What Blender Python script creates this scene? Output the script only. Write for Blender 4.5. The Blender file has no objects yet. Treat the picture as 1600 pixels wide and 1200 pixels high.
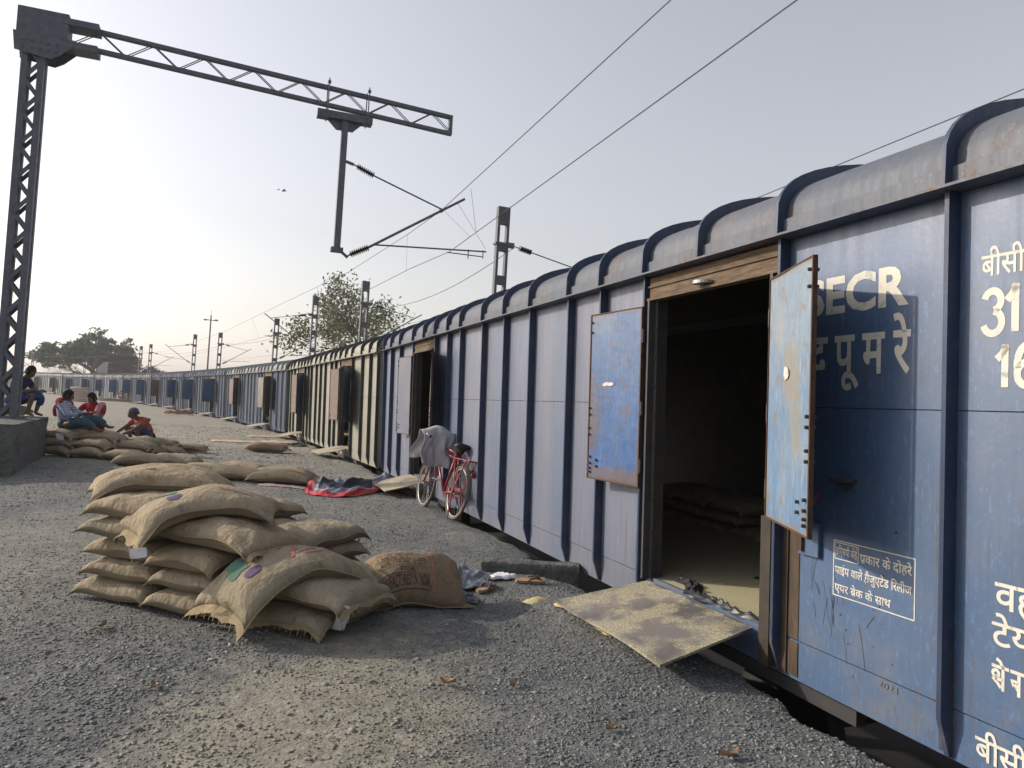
import bpy, bmesh, math, random
import numpy as np
from mathutils import Vector, Matrix, Quaternion

scene = bpy.context.scene
COL = scene.collection
PI = math.pi
random.seed(7)

# ------------------------------------------------------------------ camera
PITCH, ROLL, EYE = .0344, .0581, 1.39
cam_d = bpy.data.cameras.new('camera')
cam = bpy.data.objects.new('camera', cam_d)
COL.objects.link(cam)
cam_d.sensor_fit = 'HORIZONTAL'
cam_d.sensor_width = 36
cam_d.lens = 27.0
cam_d.clip_start = .05
cam_d.clip_end = 5000
_F = Vector((0, math.cos(PITCH), math.sin(PITCH)))
_U0 = Vector((0, -math.sin(PITCH), math.cos(PITCH)))
_R0 = Vector((1, 0, 0))
_R = _R0 * math.cos(ROLL) + _U0 * math.sin(ROLL)
_U = _U0 * math.cos(ROLL) - _R0 * math.sin(ROLL)
mw = Matrix((( _R.x, _U.x, -_F.x, 0), (_R.y, _U.y, -_F.y, 0), (_R.z, _U.z, -_F.z, EYE), (0, 0, 0, 1)))
cam.matrix_world = mw
scene.camera = cam

# ------------------------------------------------------------------ sky, sun, exposure
SUN_EL, SUN_AZ = math.radians(23.5), math.radians(-76)      # azimuth from +Y, negative = left
w = bpy.data.worlds.new('World')
scene.world = w
w.use_nodes = True
nt = w.node_tree
bg = nt.nodes['Background']
sky = nt.nodes.new('ShaderNodeTexSky')
sky.sky_type = 'NISHITA'
sky.sun_disc = False
sky.sun_elevation = SUN_EL
sky.sun_rotation = SUN_AZ
sky.air_density = 1.45
sky.dust_density = 2.4
sky.ozone_density = 1.0
hsv = nt.nodes.new('ShaderNodeHueSaturation')
hsv.inputs['Saturation'].default_value = .36
nt.links.new(sky.outputs[0], hsv.inputs['Color'])
tint = nt.nodes.new('ShaderNodeMix'); tint.data_type = 'RGBA'; tint.blend_type = 'MULTIPLY'
tint.inputs[0].default_value = 1; tint.inputs[7].default_value = (1.0, .965, 1.0, 1)
nt.links.new(hsv.outputs[0], tint.inputs[6]); nt.links.new(tint.outputs[2], bg.inputs['Color'])
bg.inputs['Strength'].default_value = .15
sun_d = bpy.data.lights.new('sun', 'SUN')
sun_d.energy = 3.1
sun_d.angle = math.radians(.9)
sun_d.color = (1, .90, .77)
sun = bpy.data.objects.new('sun', sun_d)
COL.objects.link(sun)
sv = Vector((math.sin(SUN_AZ) * math.cos(SUN_EL), math.cos(SUN_AZ) * math.cos(SUN_EL), math.sin(SUN_EL)))
sun.rotation_euler = sv.to_track_quat('Z', 'Y').to_euler()
scene.view_settings.view_transform = 'Standard'
scene.view_settings.look = 'None'
scene.view_settings.exposure = .35
scene.view_settings.gamma = 1

# ------------------------------------------------------------------ mesh helpers
class MB:
    def __init__(s):
        s.v = []; s.f = []; s.uv = None
    def add(s, V, Fc):
        o = len(s.v)
        s.v.extend([tuple(p) for p in V])
        s.f.extend([tuple(i + o for i in f) for f in Fc])
    def box(s, x0, x1, y0, y1, z0, z1):
        V = [(x, y, z) for z in (z0, z1) for y in (y0, y1) for x in (x0, x1)]
        s.add(V, [(0, 2, 3, 1), (4, 5, 7, 6), (0, 1, 5, 4), (2, 6, 7, 3), (0, 4, 6, 2), (1, 3, 7, 5)])
    def obox(s, c, ax, ay, az, hx, hy, hz):
        c = Vector(c); ax = Vector(ax) * hx; ay = Vector(ay) * hy; az = Vector(az) * hz
        V = [c + ax * i + ay * j + az * k for k in (-1, 1) for j in (-1, 1) for i in (-1, 1)]
        s.add(V, [(0, 2, 3, 1), (4, 5, 7, 6), (0, 1, 5, 4), (2, 6, 7, 3), (0, 4, 6, 2), (1, 3, 7, 5)])
    def beam(s, a, b, w_, h_, up=(0, 0, 1)):
        a = Vector(a); b = Vector(b); t = (b - a); L = t.length; t.normalize()
        up = Vector(up)
        if abs(t.dot(up)) > .98: up = Vector((1, 0, 0))
        sd = t.cross(up).normalized(); u2 = sd.cross(t).normalized()
        s.obox((a + b) / 2, t, sd, u2, L / 2, w_ / 2, h_ / 2)
    def tube(s, pts, r, n=8, cap=True):
        pts = [Vector(p) for p in pts]
        rr = r if isinstance(r, (list, tuple)) else [r] * len(pts)
        ref = None; rings = []
        for i, p in enumerate(pts):
            t = (pts[min(i + 1, len(pts) - 1)] - pts[max(i - 1, 0)])
            if t.length < 1e-9: t = Vector((0, 0, 1))
            t.normalize()
            if ref is None:
                ref = Vector((0, 0, 1)) if abs(t.z) < .9 else Vector((1, 0, 0))
            a = (ref - t * ref.dot(t)).normalized(); b = t.cross(a); ref = a
            rings.append([p + (a * math.cos(2 * PI * k / n) + b * math.sin(2 * PI * k / n)) * rr[i] for k in range(n)])
        V = [q for rg in rings for q in rg]; Fc = []
        for i in range(len(pts) - 1):
            for k in range(n):
                k2 = (k + 1) % n
                Fc.append((i * n + k, i * n + k2, (i + 1) * n + k2, (i + 1) * n + k))
        if cap:
            Fc.append(tuple(range(n - 1, -1, -1))); Fc.append(tuple((len(pts) - 1) * n + k for k in range(n)))
        s.add(V, Fc)
    def torus(s, c, ax, R_, r, n=40, m=8):
        c = Vector(c); ax = Vector(ax).normalized()
        a = ax.orthogonal().normalized(); b = ax.cross(a)
        V = []; Fc = []
        for i in range(n):
            th = 2 * PI * i / n; d_ = a * math.cos(th) + b * math.sin(th)
            for j in range(m):
                ph = 2 * PI * j / m
                V.append(c + d_ * (R_ + r * math.cos(ph)) + ax * (r * math.sin(ph)))
        for i in range(n):
            for j in range(m):
                i2 = (i + 1) % n; j2 = (j + 1) % m
                Fc.append((i * m + j, i2 * m + j, i2 * m + j2, i * m + j2))
        s.add(V, Fc)
    def ball(s, c, rx, ry=None, rz=None, n=10, m=7, jit=0, rot=None):
        ry = ry or rx; rz = rz or rx
        V = []; Fc = []
        for j in range(m + 1):
            th = PI * j / m
            for i in range(n):
                ph = 2 * PI * i / n
                k = 1 + random.uniform(-jit, jit)
                p = Vector((rx * math.sin(th) * math.cos(ph) * k, ry * math.sin(th) * math.sin(ph) * k, rz * math.cos(th) * k))
                if rot: p = rot @ p
                V.append(Vector(c) + p)
        for j in range(m):
            for i in range(n):
                i2 = (i + 1) % n
                Fc.append((j * n + i, (j + 1) * n + i, (j + 1) * n + i2, j * n + i2))
        s.add(V, Fc)
    def grid(s, P):
        """P[i][j] sheet of points"""
        n, m = len(P), len(P[0])
        s.add([p for row in P for p in row], [(i * m + j, (i + 1) * m + j, (i + 1) * m + j + 1, i * m + j + 1) for i in range(n - 1) for j in range(m - 1)])
    def build(s, name, mat, parent=None, smooth=False, auto=None, bevel=0):
        me = bpy.data.meshes.new(name)
        me.from_pydata(s.v, [], s.f)
        return finish(name, me, mat, parent, smooth, auto, bevel)

def finish(name, me, mat, parent=None, smooth=False, auto=None, bevel=0):
    me.update()
    o = bpy.data.objects.new(name, me)
    COL.objects.link(o)
    if mat is not None: me.materials.append(mat)
    if parent is not None: o.parent = parent
    if smooth or auto:
        me.polygons.foreach_set('use_smooth', [True] * len(me.polygons))
        if auto:
            me.set_sharp_from_angle(angle=math.radians(auto))
    if bevel:
        b = o.modifiers.new('bevel', 'BEVEL'); b.width = bevel; b.segments = 2; b.limit_method = 'ANGLE'
    return o

def tag(o, label=None, cat=None, group=None, kind=None):
    if label: o['label'] = label
    if cat: o['category'] = cat
    if group: o['group'] = group
    if kind: o['kind'] = kind
    return o

def empty(name, loc=(0, 0, 0), rot=(0, 0, 0), label=None, cat=None, group=None):
    o = bpy.data.objects.new(name, None)
    o.empty_display_size = .2
    COL.objects.link(o)
    o.location = loc; o.rotation_euler = rot
    return tag(o, label, cat, group)

def kids(o): return [c for c in bpy.data.objects if c.parent is o]
def copy_tree(o, parent=None, cmap=None):
    if cmap is None:
        cmap = {}
        for c in bpy.data.objects:
            if c.parent: cmap.setdefault(c.parent.name, []).append(c)
    c = o.copy(); COL.objects.link(c)
    if parent is not None: c.parent = parent
    for ch in cmap.get(o.name, []): copy_tree(ch, c, cmap)
    return c

def text_mesh(body, size=1.0, off=0.0, res=3):
    cu = bpy.data.curves.new('lettering', 'FONT')
    cu.body = body; cu.size = size; cu.offset = off; cu.resolution_u = res
    o = bpy.data.objects.new('lettering', cu); COL.objects.link(o)
    dg = bpy.context.evaluated_depsgraph_get(); dg.update()
    me = bpy.data.meshes.new_from_object(o.evaluated_get(dg))
    V = [tuple(v.co) for v in me.vertices]; Fc = [tuple(p.vertices) for p in me.polygons]
    bpy.data.objects.remove(o); bpy.data.curves.remove(cu); bpy.data.meshes.remove(me)
    return V, Fc
def stroke2d(pts, wd):
    """a brush stroke of width wd through 2-D points -> verts, faces"""
    V = []; Fc = []
    pts = [Vector((p[0], p[1])) for p in pts]
    for i, p in enumerate(pts):
        t = pts[min(i + 1, len(pts) - 1)] - pts[max(i - 1, 0)]
        t.normalize(); nrm = Vector((-t.y, t.x)) * wd / 2
        V += [(p + nrm)[:] + (0,), (p - nrm)[:] + (0,)]
    for i in range(len(pts) - 1): Fc.append((2 * i, 2 * i + 1, 2 * i + 3, 2 * i + 2))
    return V, Fc

# ------------------------------------------------------------------ material helpers
def new_mat(name):
    m = bpy.data.materials.new(name); m.use_nodes = True
    n = m.node_tree.nodes; b = n['Principled BSDF']
    return m, m.node_tree, n, m.node_tree.links, b
def rgb(c): return (c[0], c[1], c[2], 1)
def nd(nt_, typ, **kw):
    x = nt_.nodes.new(typ)
    for k, v in kw.items(): setattr(x, k, v)
    return x
def coords(nt_, kind='Object', scale=(1, 1, 1), loc=(0, 0, 0)):
    tc = nd(nt_, 'ShaderNodeTexCoord'); mp = nd(nt_, 'ShaderNodeMapping')
    mp.inputs['Scale'].default_value = scale; mp.inputs['Location'].default_value = loc
    nt_.links.new(tc.outputs[kind], mp.inputs['Vector'])
    return mp.outputs['Vector']
def noise(nt_, vec, scale, detail=4, rough=.6):
    x = nd(nt_, 'ShaderNodeTexNoise'); x.inputs['Scale'].default_value = scale
    x.inputs['Detail'].default_value = detail; x.inputs['Roughness'].default_value = rough
    nt_.links.new(vec, x.inputs['Vector']); return x.outputs['Fac']
def ramp(nt_, fac, stops):
    x = nd(nt_, 'ShaderNodeValToRGB'); e = x.color_ramp.elements
    while len(e) > 1: e.remove(e[-1])
    e[0].position = stops[0][0]; e[0].color = rgb(stops[0][1]) if hasattr(stops[0][1], '__len__') else (stops[0][1],) * 3 + (1,)
    for p, c in stops[1:]:
        q = e.new(p); q.color = rgb(c) if hasattr(c, '__len__') else (c, c, c, 1)
    nt_.links.new(fac, x.inputs['Fac']); return x.outputs['Color']
def mix(nt_, fac, a, b, mode='MIX'):
    x = nd(nt_, 'ShaderNodeMix', data_type='RGBA', blend_type=mode)
    for sock, val in ((x.inputs['Factor'], fac), (x.inputs['A'], a), (x.inputs['B'], b)) if False else ((x.inputs[0], fac), (x.inputs[6], a), (x.inputs[7], b)):
        if hasattr(val, 'is_output') or isinstance(val, bpy.types.NodeSocket): nt_.links.new(val, sock)
        elif hasattr(val, '__len__'): sock.default_value = rgb(val)
        else: sock.default_value = val
    return x.outputs[2]
def math_(nt_, op, a, b=None, clamp=False):
    x = nd(nt_, 'ShaderNodeMath', operation=op); x.use_clamp = clamp
    for i, val in enumerate((a, b)):
        if val is None: continue
        if isinstance(val, bpy.types.NodeSocket): nt_.links.new(val, x.inputs[i])
        else: x.inputs[i].default_value = val
    return x.outputs[0]
def bump(nt_, h, strength, dist, bsdf):
    x = nd(nt_, 'ShaderNodeBump'); x.inputs['Strength'].default_value = strength; x.inputs['Distance'].default_value = dist
    nt_.links.new(h, x.inputs['Height']); nt_.links.new(x.outputs[0], bsdf.inputs['Normal'])
def sepz(nt_, vec):
    x = nd(nt_, 'ShaderNodeSeparateXYZ'); nt_.links.new(vec, x.inputs[0]); return x.outputs

def simple(name, c1, c2=None, rough=.7, scale=12, bmp=0, spec=.4, metal=0, streak=(1, 1, 1), bdist=.01):
    m, t, n, l, b = new_mat(name)
    v = coords(t, 'Object', streak)
    f = noise(t, v, scale, 5, .65)
    c2 = c2 or tuple(x * .7 for x in c1)
    l.new(ramp(t, f, [(.35, c1), (.68, c2)]), b.inputs['Base Color'])
    b.inputs['Roughness'].default_value = rough
    b.inputs['Specular IOR Level'].default_value = spec
    b.inputs['Metallic'].default_value = metal
    if bmp: bump(t, noise(t, v, scale * 3, 4), bmp, bdist, b)
    return m

def paint(name, c, fade, rust=.35, rough=.5, spec=.5, rustc=(.13, .06, .03), far_fade=None):
    """weathered steel paint: faded patches, rain streaks, road dust low down, rust specks"""
    m, t, n, l, b = new_mat(name)
    v = coords(t)
    big = noise(t, v, .9, 3, .5)
    st = noise(t, coords(t, 'Object', (9, 9, .7)), 2.2, 4, .6)
    base = mix(t, ramp(t, big, [(.35, 0), (.7, 1)]), c, fade)
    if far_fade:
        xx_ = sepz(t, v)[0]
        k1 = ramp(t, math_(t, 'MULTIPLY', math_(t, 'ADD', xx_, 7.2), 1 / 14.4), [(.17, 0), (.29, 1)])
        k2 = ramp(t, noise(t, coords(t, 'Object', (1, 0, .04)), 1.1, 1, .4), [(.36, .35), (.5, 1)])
        base = mix(t, math_(t, 'MULTIPLY', math_(t, 'MULTIPLY', k1, k2), .8), base, far_fade)  # pale sheen of the farther panels, put into the paint colour
    base = mix(t, math_(t, 'MULTIPLY', ramp(t, st, [(.45, 0), (.75, 1)]), .35), base, tuple(x * .62 for x in c))
    z_ = sepz(t, v)[2]
    lowz = ramp(t, math_(t, 'ADD', z_, math_(t, 'MULTIPLY', noise(t, v, 3, 5, .7), .5)), [(.15, 1), (.75, 0)])
    dust = mix(t, math_(t, 'MULTIPLY', ramp(t, noise(t, v, 5, 5, .7), [(.45, 0), (.75, 1)]), math_(t, 'ADD', math_(t, 'MULTIPLY', lowz, .75), .18)), base, (.17, .155, .135))
    run = ramp(t, noise(t, coords(t, 'Object', (30, 30, .55)), 1.6, 5, .75), [(.53, 0), (.63, 1)])
    dust = mix(t, math_(t, 'MULTIPLY', math_(t, 'MULTIPLY', run, ramp(t, noise(t, v, 1.3, 3), [(.45, 0), (.6, 1)])), .55), dust, (.075, .06, .05))
    scf = ramp(t, noise(t, coords(t, 'Object', (4, 4, 1.5)), 10, 8, .8), [(.565, 0), (.61, 1)])
    dust = mix(t, math_(t, 'MULTIPLY', scf, .35), dust, tuple(min(1, x * 1.9 + .03) for x in c))
    sp = ramp(t, noise(t, v, 26, 6, .75), [(.60 - rust * .06, 0), (.64 - rust * .05, 1)])
    ms = ramp(t, noise(t, v, 1.7, 2, .5), [(.46, .05), (.58, 1)])
    col = mix(t, math_(t, 'MULTIPLY', math_(t, 'MULTIPLY', sp, ms), min(1, rust * 1.8)), dust, rustc)
    l.new(col, b.inputs['Base Color'])
    l.new(ramp(t, st, [(.3, rough - .05), (.8, rough + .12)]), b.inputs['Roughness'])
    b.inputs['Specular IOR Level'].default_value = spec
    hh = math_(t, 'ADD', math_(t, 'MULTIPLY', noise(t, coords(t, 'Object', (1.6, 1, .55)), 1.6, 2, .5), 1.0), math_(t, 'MULTIPLY', noise(t, v, 40, 3), .03))
    bump(t, hh, .5, .04, b)
    return m
def chipped(name, c, under, amount=.5, rough=.45, pale=(.45, .5, .55), spots=()):
    """door sheet: scratched paint with pale worn patches and rust showing through"""
    m, t, n, l, b = new_mat(name)
    v = coords(t)
    scr = noise(t, coords(t, 'Object', (3, 3, .9)), 9, 8, .78)
    z_ = sepz(t, v)[2]
    low = ramp(t, math_(t, 'ADD', math_(t, 'MULTIPLY', math_(t, 'SUBTRACT', 1.75, z_), .6), math_(t, 'MULTIPLY', noise(t, coords(t, 'Object', (2, 2, .8)), 4, 7, .75), .9)), [(.42, 1), (.78, 0)])
    bigp = noise(t, v, 2.1, 4, .6)
    col = mix(t, ramp(t, scr, [(.42, 0), (.62, 1)]), c, tuple(x * 1.3 + .015 for x in c))
    col = mix(t, math_(t, 'MULTIPLY', math_(t, 'MAXIMUM', ramp(t, bigp, [(.42, 0), (.7, 1)]), low), .8), col, pale)
    fl_ = ramp(t, noise(t, coords(t, 'Object', (5, 5, 1.6)), 14, 8, .8), [(.50, 0), (.54, 1)])
    col = mix(t, math_(t, 'MULTIPLY', fl_, .3), col, tuple(x * .75 for x in c))
    sc2 = ramp(t, noise(t, coords(t, 'Object', (26, 26, 2.2), (3, 1, 2)), 2.2, 8, .8), [(.575, 0), (.60, 1)])
    col = mix(t, math_(t, 'MULTIPLY', sc2, .6), col, tuple(min(1, x * 1.5 + .04) for x in pale))
    ru = math_(t, 'MULTIPLY', ramp(t, noise(t, v, 9, 7, .72), [(.58 - .08 * amount, 0), (.62 - .06 * amount, 1)]), 1.0)
    col = mix(t, math_(t, 'MULTIPLY', ru, min(1, amount + .35)), col, under)
    x_ = sepz(t, v)[0]
    wob = math_(t, 'MULTIPLY', math_(t, 'SUBTRACT', noise(t, v, 7, 7, .75), .5), 1.0)
    for (sx, sz, rx, rz, sc, k_) in spots:
        dx_ = math_(t, 'DIVIDE', math_(t, 'SUBTRACT', x_, sx), rx); dz_ = math_(t, 'DIVIDE', math_(t, 'SUBTRACT', z_, sz), rz)
        dd_ = math_(t, 'ADD', math_(t, 'SQRT', math_(t, 'ADD', math_(t, 'MULTIPLY', dx_, dx_), math_(t, 'MULTIPLY', dz_, dz_))), math_(t, 'MULTIPLY', wob, 2.2))
        col = mix(t, math_(t, 'MULTIPLY', ramp(t, dd_, [(.55, 1), (1.0, 0)]), k_), col, sc)
    ex = math_(t, 'MINIMUM', math_(t, 'MINIMUM', math_(t, 'SUBTRACT', x_, .0), math_(t, 'SUBTRACT', .705, x_)), math_(t, 'MINIMUM', math_(t, 'SUBTRACT', z_, .845), math_(t, 'SUBTRACT', 2.165, z_)))
    eg = ramp(t, math_(t, 'ADD', ex, math_(t, 'MULTIPLY', wob, .12)), [(.008, 1), (.035, 0)])
    col = mix(t, math_(t, 'MULTIPLY', eg, .8), col, under)
    l.new(col, b.inputs['Base Color'])
    b.inputs['Roughness'].default_value = rough
    bump(t, noise(t, v, 3.0, 5, .6), .25, .03, b)
    return m

def burlap(name, c1=(.385, .325, .235), c2=(.27, .228, .16)):
    m, t, n, l, b = new_mat(name)
    uv = nd(t, 'ShaderNodeUVMap'); uv.uv_map = 'UVMap'
    mp = nd(t, 'ShaderNodeMapping'); l.new(uv.outputs[0], mp.inputs['Vector'])
    oi = nd(t, 'ShaderNodeObjectInfo')
    va = nd(t, 'ShaderNodeVectorMath', operation='ADD')
    l.new(mp.outputs[0], va.inputs[0])
    cb = nd(t, 'ShaderNodeCombineXYZ'); l.new(math_(t, 'MULTIPLY', oi.outputs['Random'], 37), cb.inputs[2]); l.new(cb.outputs[0], va.inputs[1])
    vv = va.outputs[0]
    big = noise(t, vv, 4.5, 4, .6)
    def st(sc):
        mm = nd(t, 'ShaderNodeMapping'); mm.inputs['Scale'].default_value = sc; l.new(vv, mm.inputs['Vector'])
        return noise(t, mm.outputs[0], 1, 3, .7)
    wx = st((14, 260, 1)); wy = st((260, 14, 1))
    th = math_(t, 'MULTIPLY', math_(t, 'ADD', wx, wy), .5)
    col = ramp(t, big, [(.3, c1), (.7, c2)])
    col = mix(t, math_(t, 'MULTIPLY', ramp(t, th, [(.4, 0), (.6, 1)]), .5), col, tuple(x * .52 for x in c1))
    tint = ramp(t, oi.outputs['Random'], [(0, (.92, .93, .9)), (.5, (1, 1, 1)), (1, (1.1, 1.04, .98))])
    col = mix(t, 1.0, col, tint, 'MULTIPLY')
    dirt = math_(t, 'MULTIPLY', ramp(t, noise(t, vv, 9, 6, .7), [(.54, 0), (.66, 1)]), .55)
    col = mix(t, dirt, col, (.14, .115, .085))
    gr = math_(t, 'MULTIPLY', ramp(t, noise(t, vv, 60, 2, .6), [(.66, 0), (.70, 1)]), ramp(t, noise(t, vv, 3, 2), [(.52, 0), (.66, .8)]))
    col = mix(t, gr, col, (.62, .52, .27))
    l.new(col, b.inputs['Base Color'])
    b.inputs['Roughness'].default_value = .95
    b.inputs['Specular IOR Level'].default_value = .12
    cr = math_(t, 'ABSOLUTE', math_(t, 'SUBTRACT', noise(t, vv, 7, 3, .55), .5))
    cr2 = math_(t, 'ABSOLUTE', math_(t, 'SUBTRACT', noise(t, vv, 16, 3, .6), .5))
    hh = math_(t, 'ADD', math_(t, 'ADD', math_(t, 'MULTIPLY', th, .25), math_(t, 'MULTIPLY', noise(t, vv, 22, 4, .65), .7)), math_(t, 'ADD', math_(t, 'MULTIPLY', cr, 2.6), math_(t, 'MULTIPLY', cr2, 1.2)))
    bump(t, hh, .75, .018, b)
    return m
# ------------------------------------------------------------------ track path (the near side of the train)
PSI0 = .34838
u0 = Vector((-math.sin(PSI0), math.cos(PSI0), 0)); n0 = Vector((math.cos(PSI0), math.sin(PSI0), 0))
P0 = Vector((2.6827, .9743, .04))
HEADS = [23.2, 29.0, 31.2, 33.2, 35.4, 38.7, 42.8, 46.3, 50.3, 53.5]
JO = [P0 + u0 * .55, P0 + u0 * 15.57]
ANG = [PSI0]
for hd in HEADS:
    a = math.radians(hd); ANG.append(a)
    JO.append(JO[-1] + Vector((-math.sin(a), math.cos(a), 0)) * 15.02)
pathY = [(P0 - u0 * 30).y] + [p.y for p in JO]
pathX = [(P0 - u0 * 30).x] + [p.x for p in JO]
a = math.radians(56); e_ = JO[-1] + Vector((-math.sin(a), math.cos(a), 0)) * 400
pathY.append(e_.y); pathX.append(e_.x)
headY = [-50, 15] + [(JO[i].y + JO[i + 1].y) / 2 for i in range(1, len(JO) - 1)] + [500]
headA = [PSI0, PSI0] + ANG[1:] + [math.radians(56)]
def path_x(Y): return np.interp(Y, pathY, pathX)
def off_track(X, Y):
    """metres from the train's side towards the platform"""
    return (path_x(Y) - X) * np.cos(np.interp(Y, headY, headA))

def sines(X, Y, seed, lam, k=6):
    rs = np.random.RandomState(seed); r = 0
    for i in range(k):
        a = rs.uniform(0, 2 * PI); q = 2 * PI / (lam * rs.uniform(.6, 1.7)); ph = rs.uniform(0, 6.28)
        r = r + np.sin((X * math.cos(a) + Y * math.sin(a)) * q + ph)
    return r / k
def edge_off(Y):
    return .05 + .05 * np.clip((6 - Y) / 3, 0, 1) + .05 * np.sin(Y * 2.1) + .035 * np.sin(Y * 5.3 + 1) + .02 * np.sin(Y * 13.7) - .06 * np.clip((Y - 7) / 3, 0, 1)
def ground_z(X, Y):
    o = off_track(X, Y) - edge_off(Y)
    fade = np.clip(1.2 - Y / 40., .15, 1)
    z = .028 * sines(X, Y, 3, 1.7) * fade + .012 * sines(X, Y, 5, .5) * np.clip(1 - Y / 14., 0, 1) * 1.0
    z = z + .085 * np.exp(-((X - .50) ** 2 + (Y - 5.36) ** 2) / .09) + .03 * np.exp(-((X - .75) ** 2 + (Y - 4.7) ** 2) / .16)
    z = z - .22 * np.clip((-X - 6.2) / 3, 0, 1) * np.clip((13 - Y) / 3, 0, 1) * np.clip((Y - 4) / 4, 0, 1)
    d_ = np.clip(-o, 0, 3)
    return z - np.where(d_ < .16, d_ * 1.5, np.minimum(.24 + (d_ - .16) * 1.25, 1.06)) - .04 * np.clip(1 - np.abs(o) / .25, 0, 1)

def gen(first, step, grow, maxi):
    r = [first]; s_ = step
    while r[-1] < maxi: r.append(r[-1] + s_); s_ *= grow
    return r
ys = np.array([-25, -16, -10, -6, -3, -1, 0.2, 1.1, 1.7] + gen(2.1, .05, 1.0045, 9) + gen(9.1, .1, 1.035, 2500))
tl = gen(0, .045, 1.022, 2500)
tr = gen(.03, .045, 1.06, 2500)
ts = np.array(sorted([-x for x in tr] + tl))                    # + = towards the platform
Yg, Tg = np.meshgrid(ys, ts, indexing='ij')
Xg = path_x(Yg) - (Tg + edge_off(Yg)) / np.cos(np.interp(Yg, headY, headA))
Zg = ground_z(Xg, Yg)
nr, nc = Xg.shape
me = bpy.data.meshes.new('ground')
Vg = np.stack([Xg, Yg, Zg], -1).reshape(-1, 3)
idx = np.arange(nr * nc).reshape(nr, nc)
Fg = np.stack([idx[:-1, :-1], idx[1:, :-1], idx[1:, 1:], idx[:-1, 1:]], -1).reshape(-1, 4)
me.from_pydata(Vg.tolist(), [], Fg.tolist())

gm, t, n, l, b = new_mat('gravel_ground')
v = coords(t)
def voro(sc, out='Color', feat='F1'):
    x = nd(t, 'ShaderNodeTexVoronoi'); x.feature = feat; x.inputs['Scale'].default_value = sc; l.new(v, x.inputs['Vector']); return x.outputs[out]
ca = sepz(t, voro(60))[0]
stone = ramp(t, ca, [(0, (.068, .076, .08)), (.4, (.107, .117, .119)), (.75, (.15, .157, .153)), (1, (.19, .19, .183))])
cb = sepz(t, voro(17))[1]
stone = mix(t, .35, stone, ramp(t, cb, [(0, (.06, .065, .072)), (1, (.13, .134, .132))]))
dustn = ramp(t, noise(t, v, .55, 5, .62), [(.44, 0), (.66, 1)])
def blob(cx_, cy_, rx, ry, soft=.5):
    mp = nd(t, 'ShaderNodeMapping'); mp.inputs['Location'].default_value = (-cx_ / rx, -cy_ / ry, 0); mp.inputs['Scale'].default_value = (1 / rx, 1 / ry, 0)
    tc = nd(t, 'ShaderNodeTexCoord'); l.new(tc.outputs['Object'], mp.inputs[0])
    ln = nd(t, 'ShaderNodeVectorMath', operation='LENGTH'); l.new(mp.outputs[0], ln.inputs[0])
    dd = math_(t, 'ADD', ln.outputs['Value'], math_(t, 'MULTIPLY', math_(t, 'SUBTRACT', noise(t, v, 3.2, 5, .65), .5), 1.3))
    return ramp(t, dd, [(1 - soft, 1), (1.05, 0)])
lane = blob(-.75, 3.3, .8, 1.9)
lane2 = blob(-4.0, 6.5, 1.4, 6.5)
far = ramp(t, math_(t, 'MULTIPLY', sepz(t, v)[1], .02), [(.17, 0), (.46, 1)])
col = mix(t, math_(t, 'MULTIPLY', dustn, .38), stone, (.215, .20, .165))
col = mix(t, math_(t, 'MULTIPLY', lane, .75), col, (.27, .25, .195))
col = mix(t, math_(t, 'MULTIPLY', lane2, .55), col, (.22, .21, .175))
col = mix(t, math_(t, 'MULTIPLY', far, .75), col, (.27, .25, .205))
gra = math_(t, 'MULTIPLY', ramp(t, noise(t, v, 38, 5, .7), [(.60, 0), (.66, 1)]), ramp(t, noise(t, v, 1.1, 3), [(.46, 0), (.62, .75)]))
col = mix(t, gra, col, (.36, .32, .21))
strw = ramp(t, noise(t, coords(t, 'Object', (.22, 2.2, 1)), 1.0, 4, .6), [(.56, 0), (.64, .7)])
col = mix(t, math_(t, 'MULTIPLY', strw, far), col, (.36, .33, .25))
vr = ramp(t, noise(t, v, 6, 10, .88), [(.36, .78), (.5, 1.12), (.64, 1.6)])
col = mix(t, 1.0, col, vr, 'MULTIPLY')
l.new(col, b.inputs['Base Color'])
b.inputs['Roughness'].default_value = .93
b.inputs['Specular IOR Level'].default_value = .2
h1 = math_(t, 'SUBTRACT', 1.0, voro(60, 'Distance')); h2 = math_(t, 'SUBTRACT', 1.0, voro(30, 'Distance'))
bump(t, math_(t, 'ADD', math_(t, 'MULTIPLY', h1, .6), math_(t, 'ADD', math_(t, 'MULTIPLY', h2, .8), math_(t, 'MULTIPLY', noise(t, v, 9, 8, .8), 2.6))), .7, .014, b)
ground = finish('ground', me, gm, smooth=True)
tag(ground, kind='structure')

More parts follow.
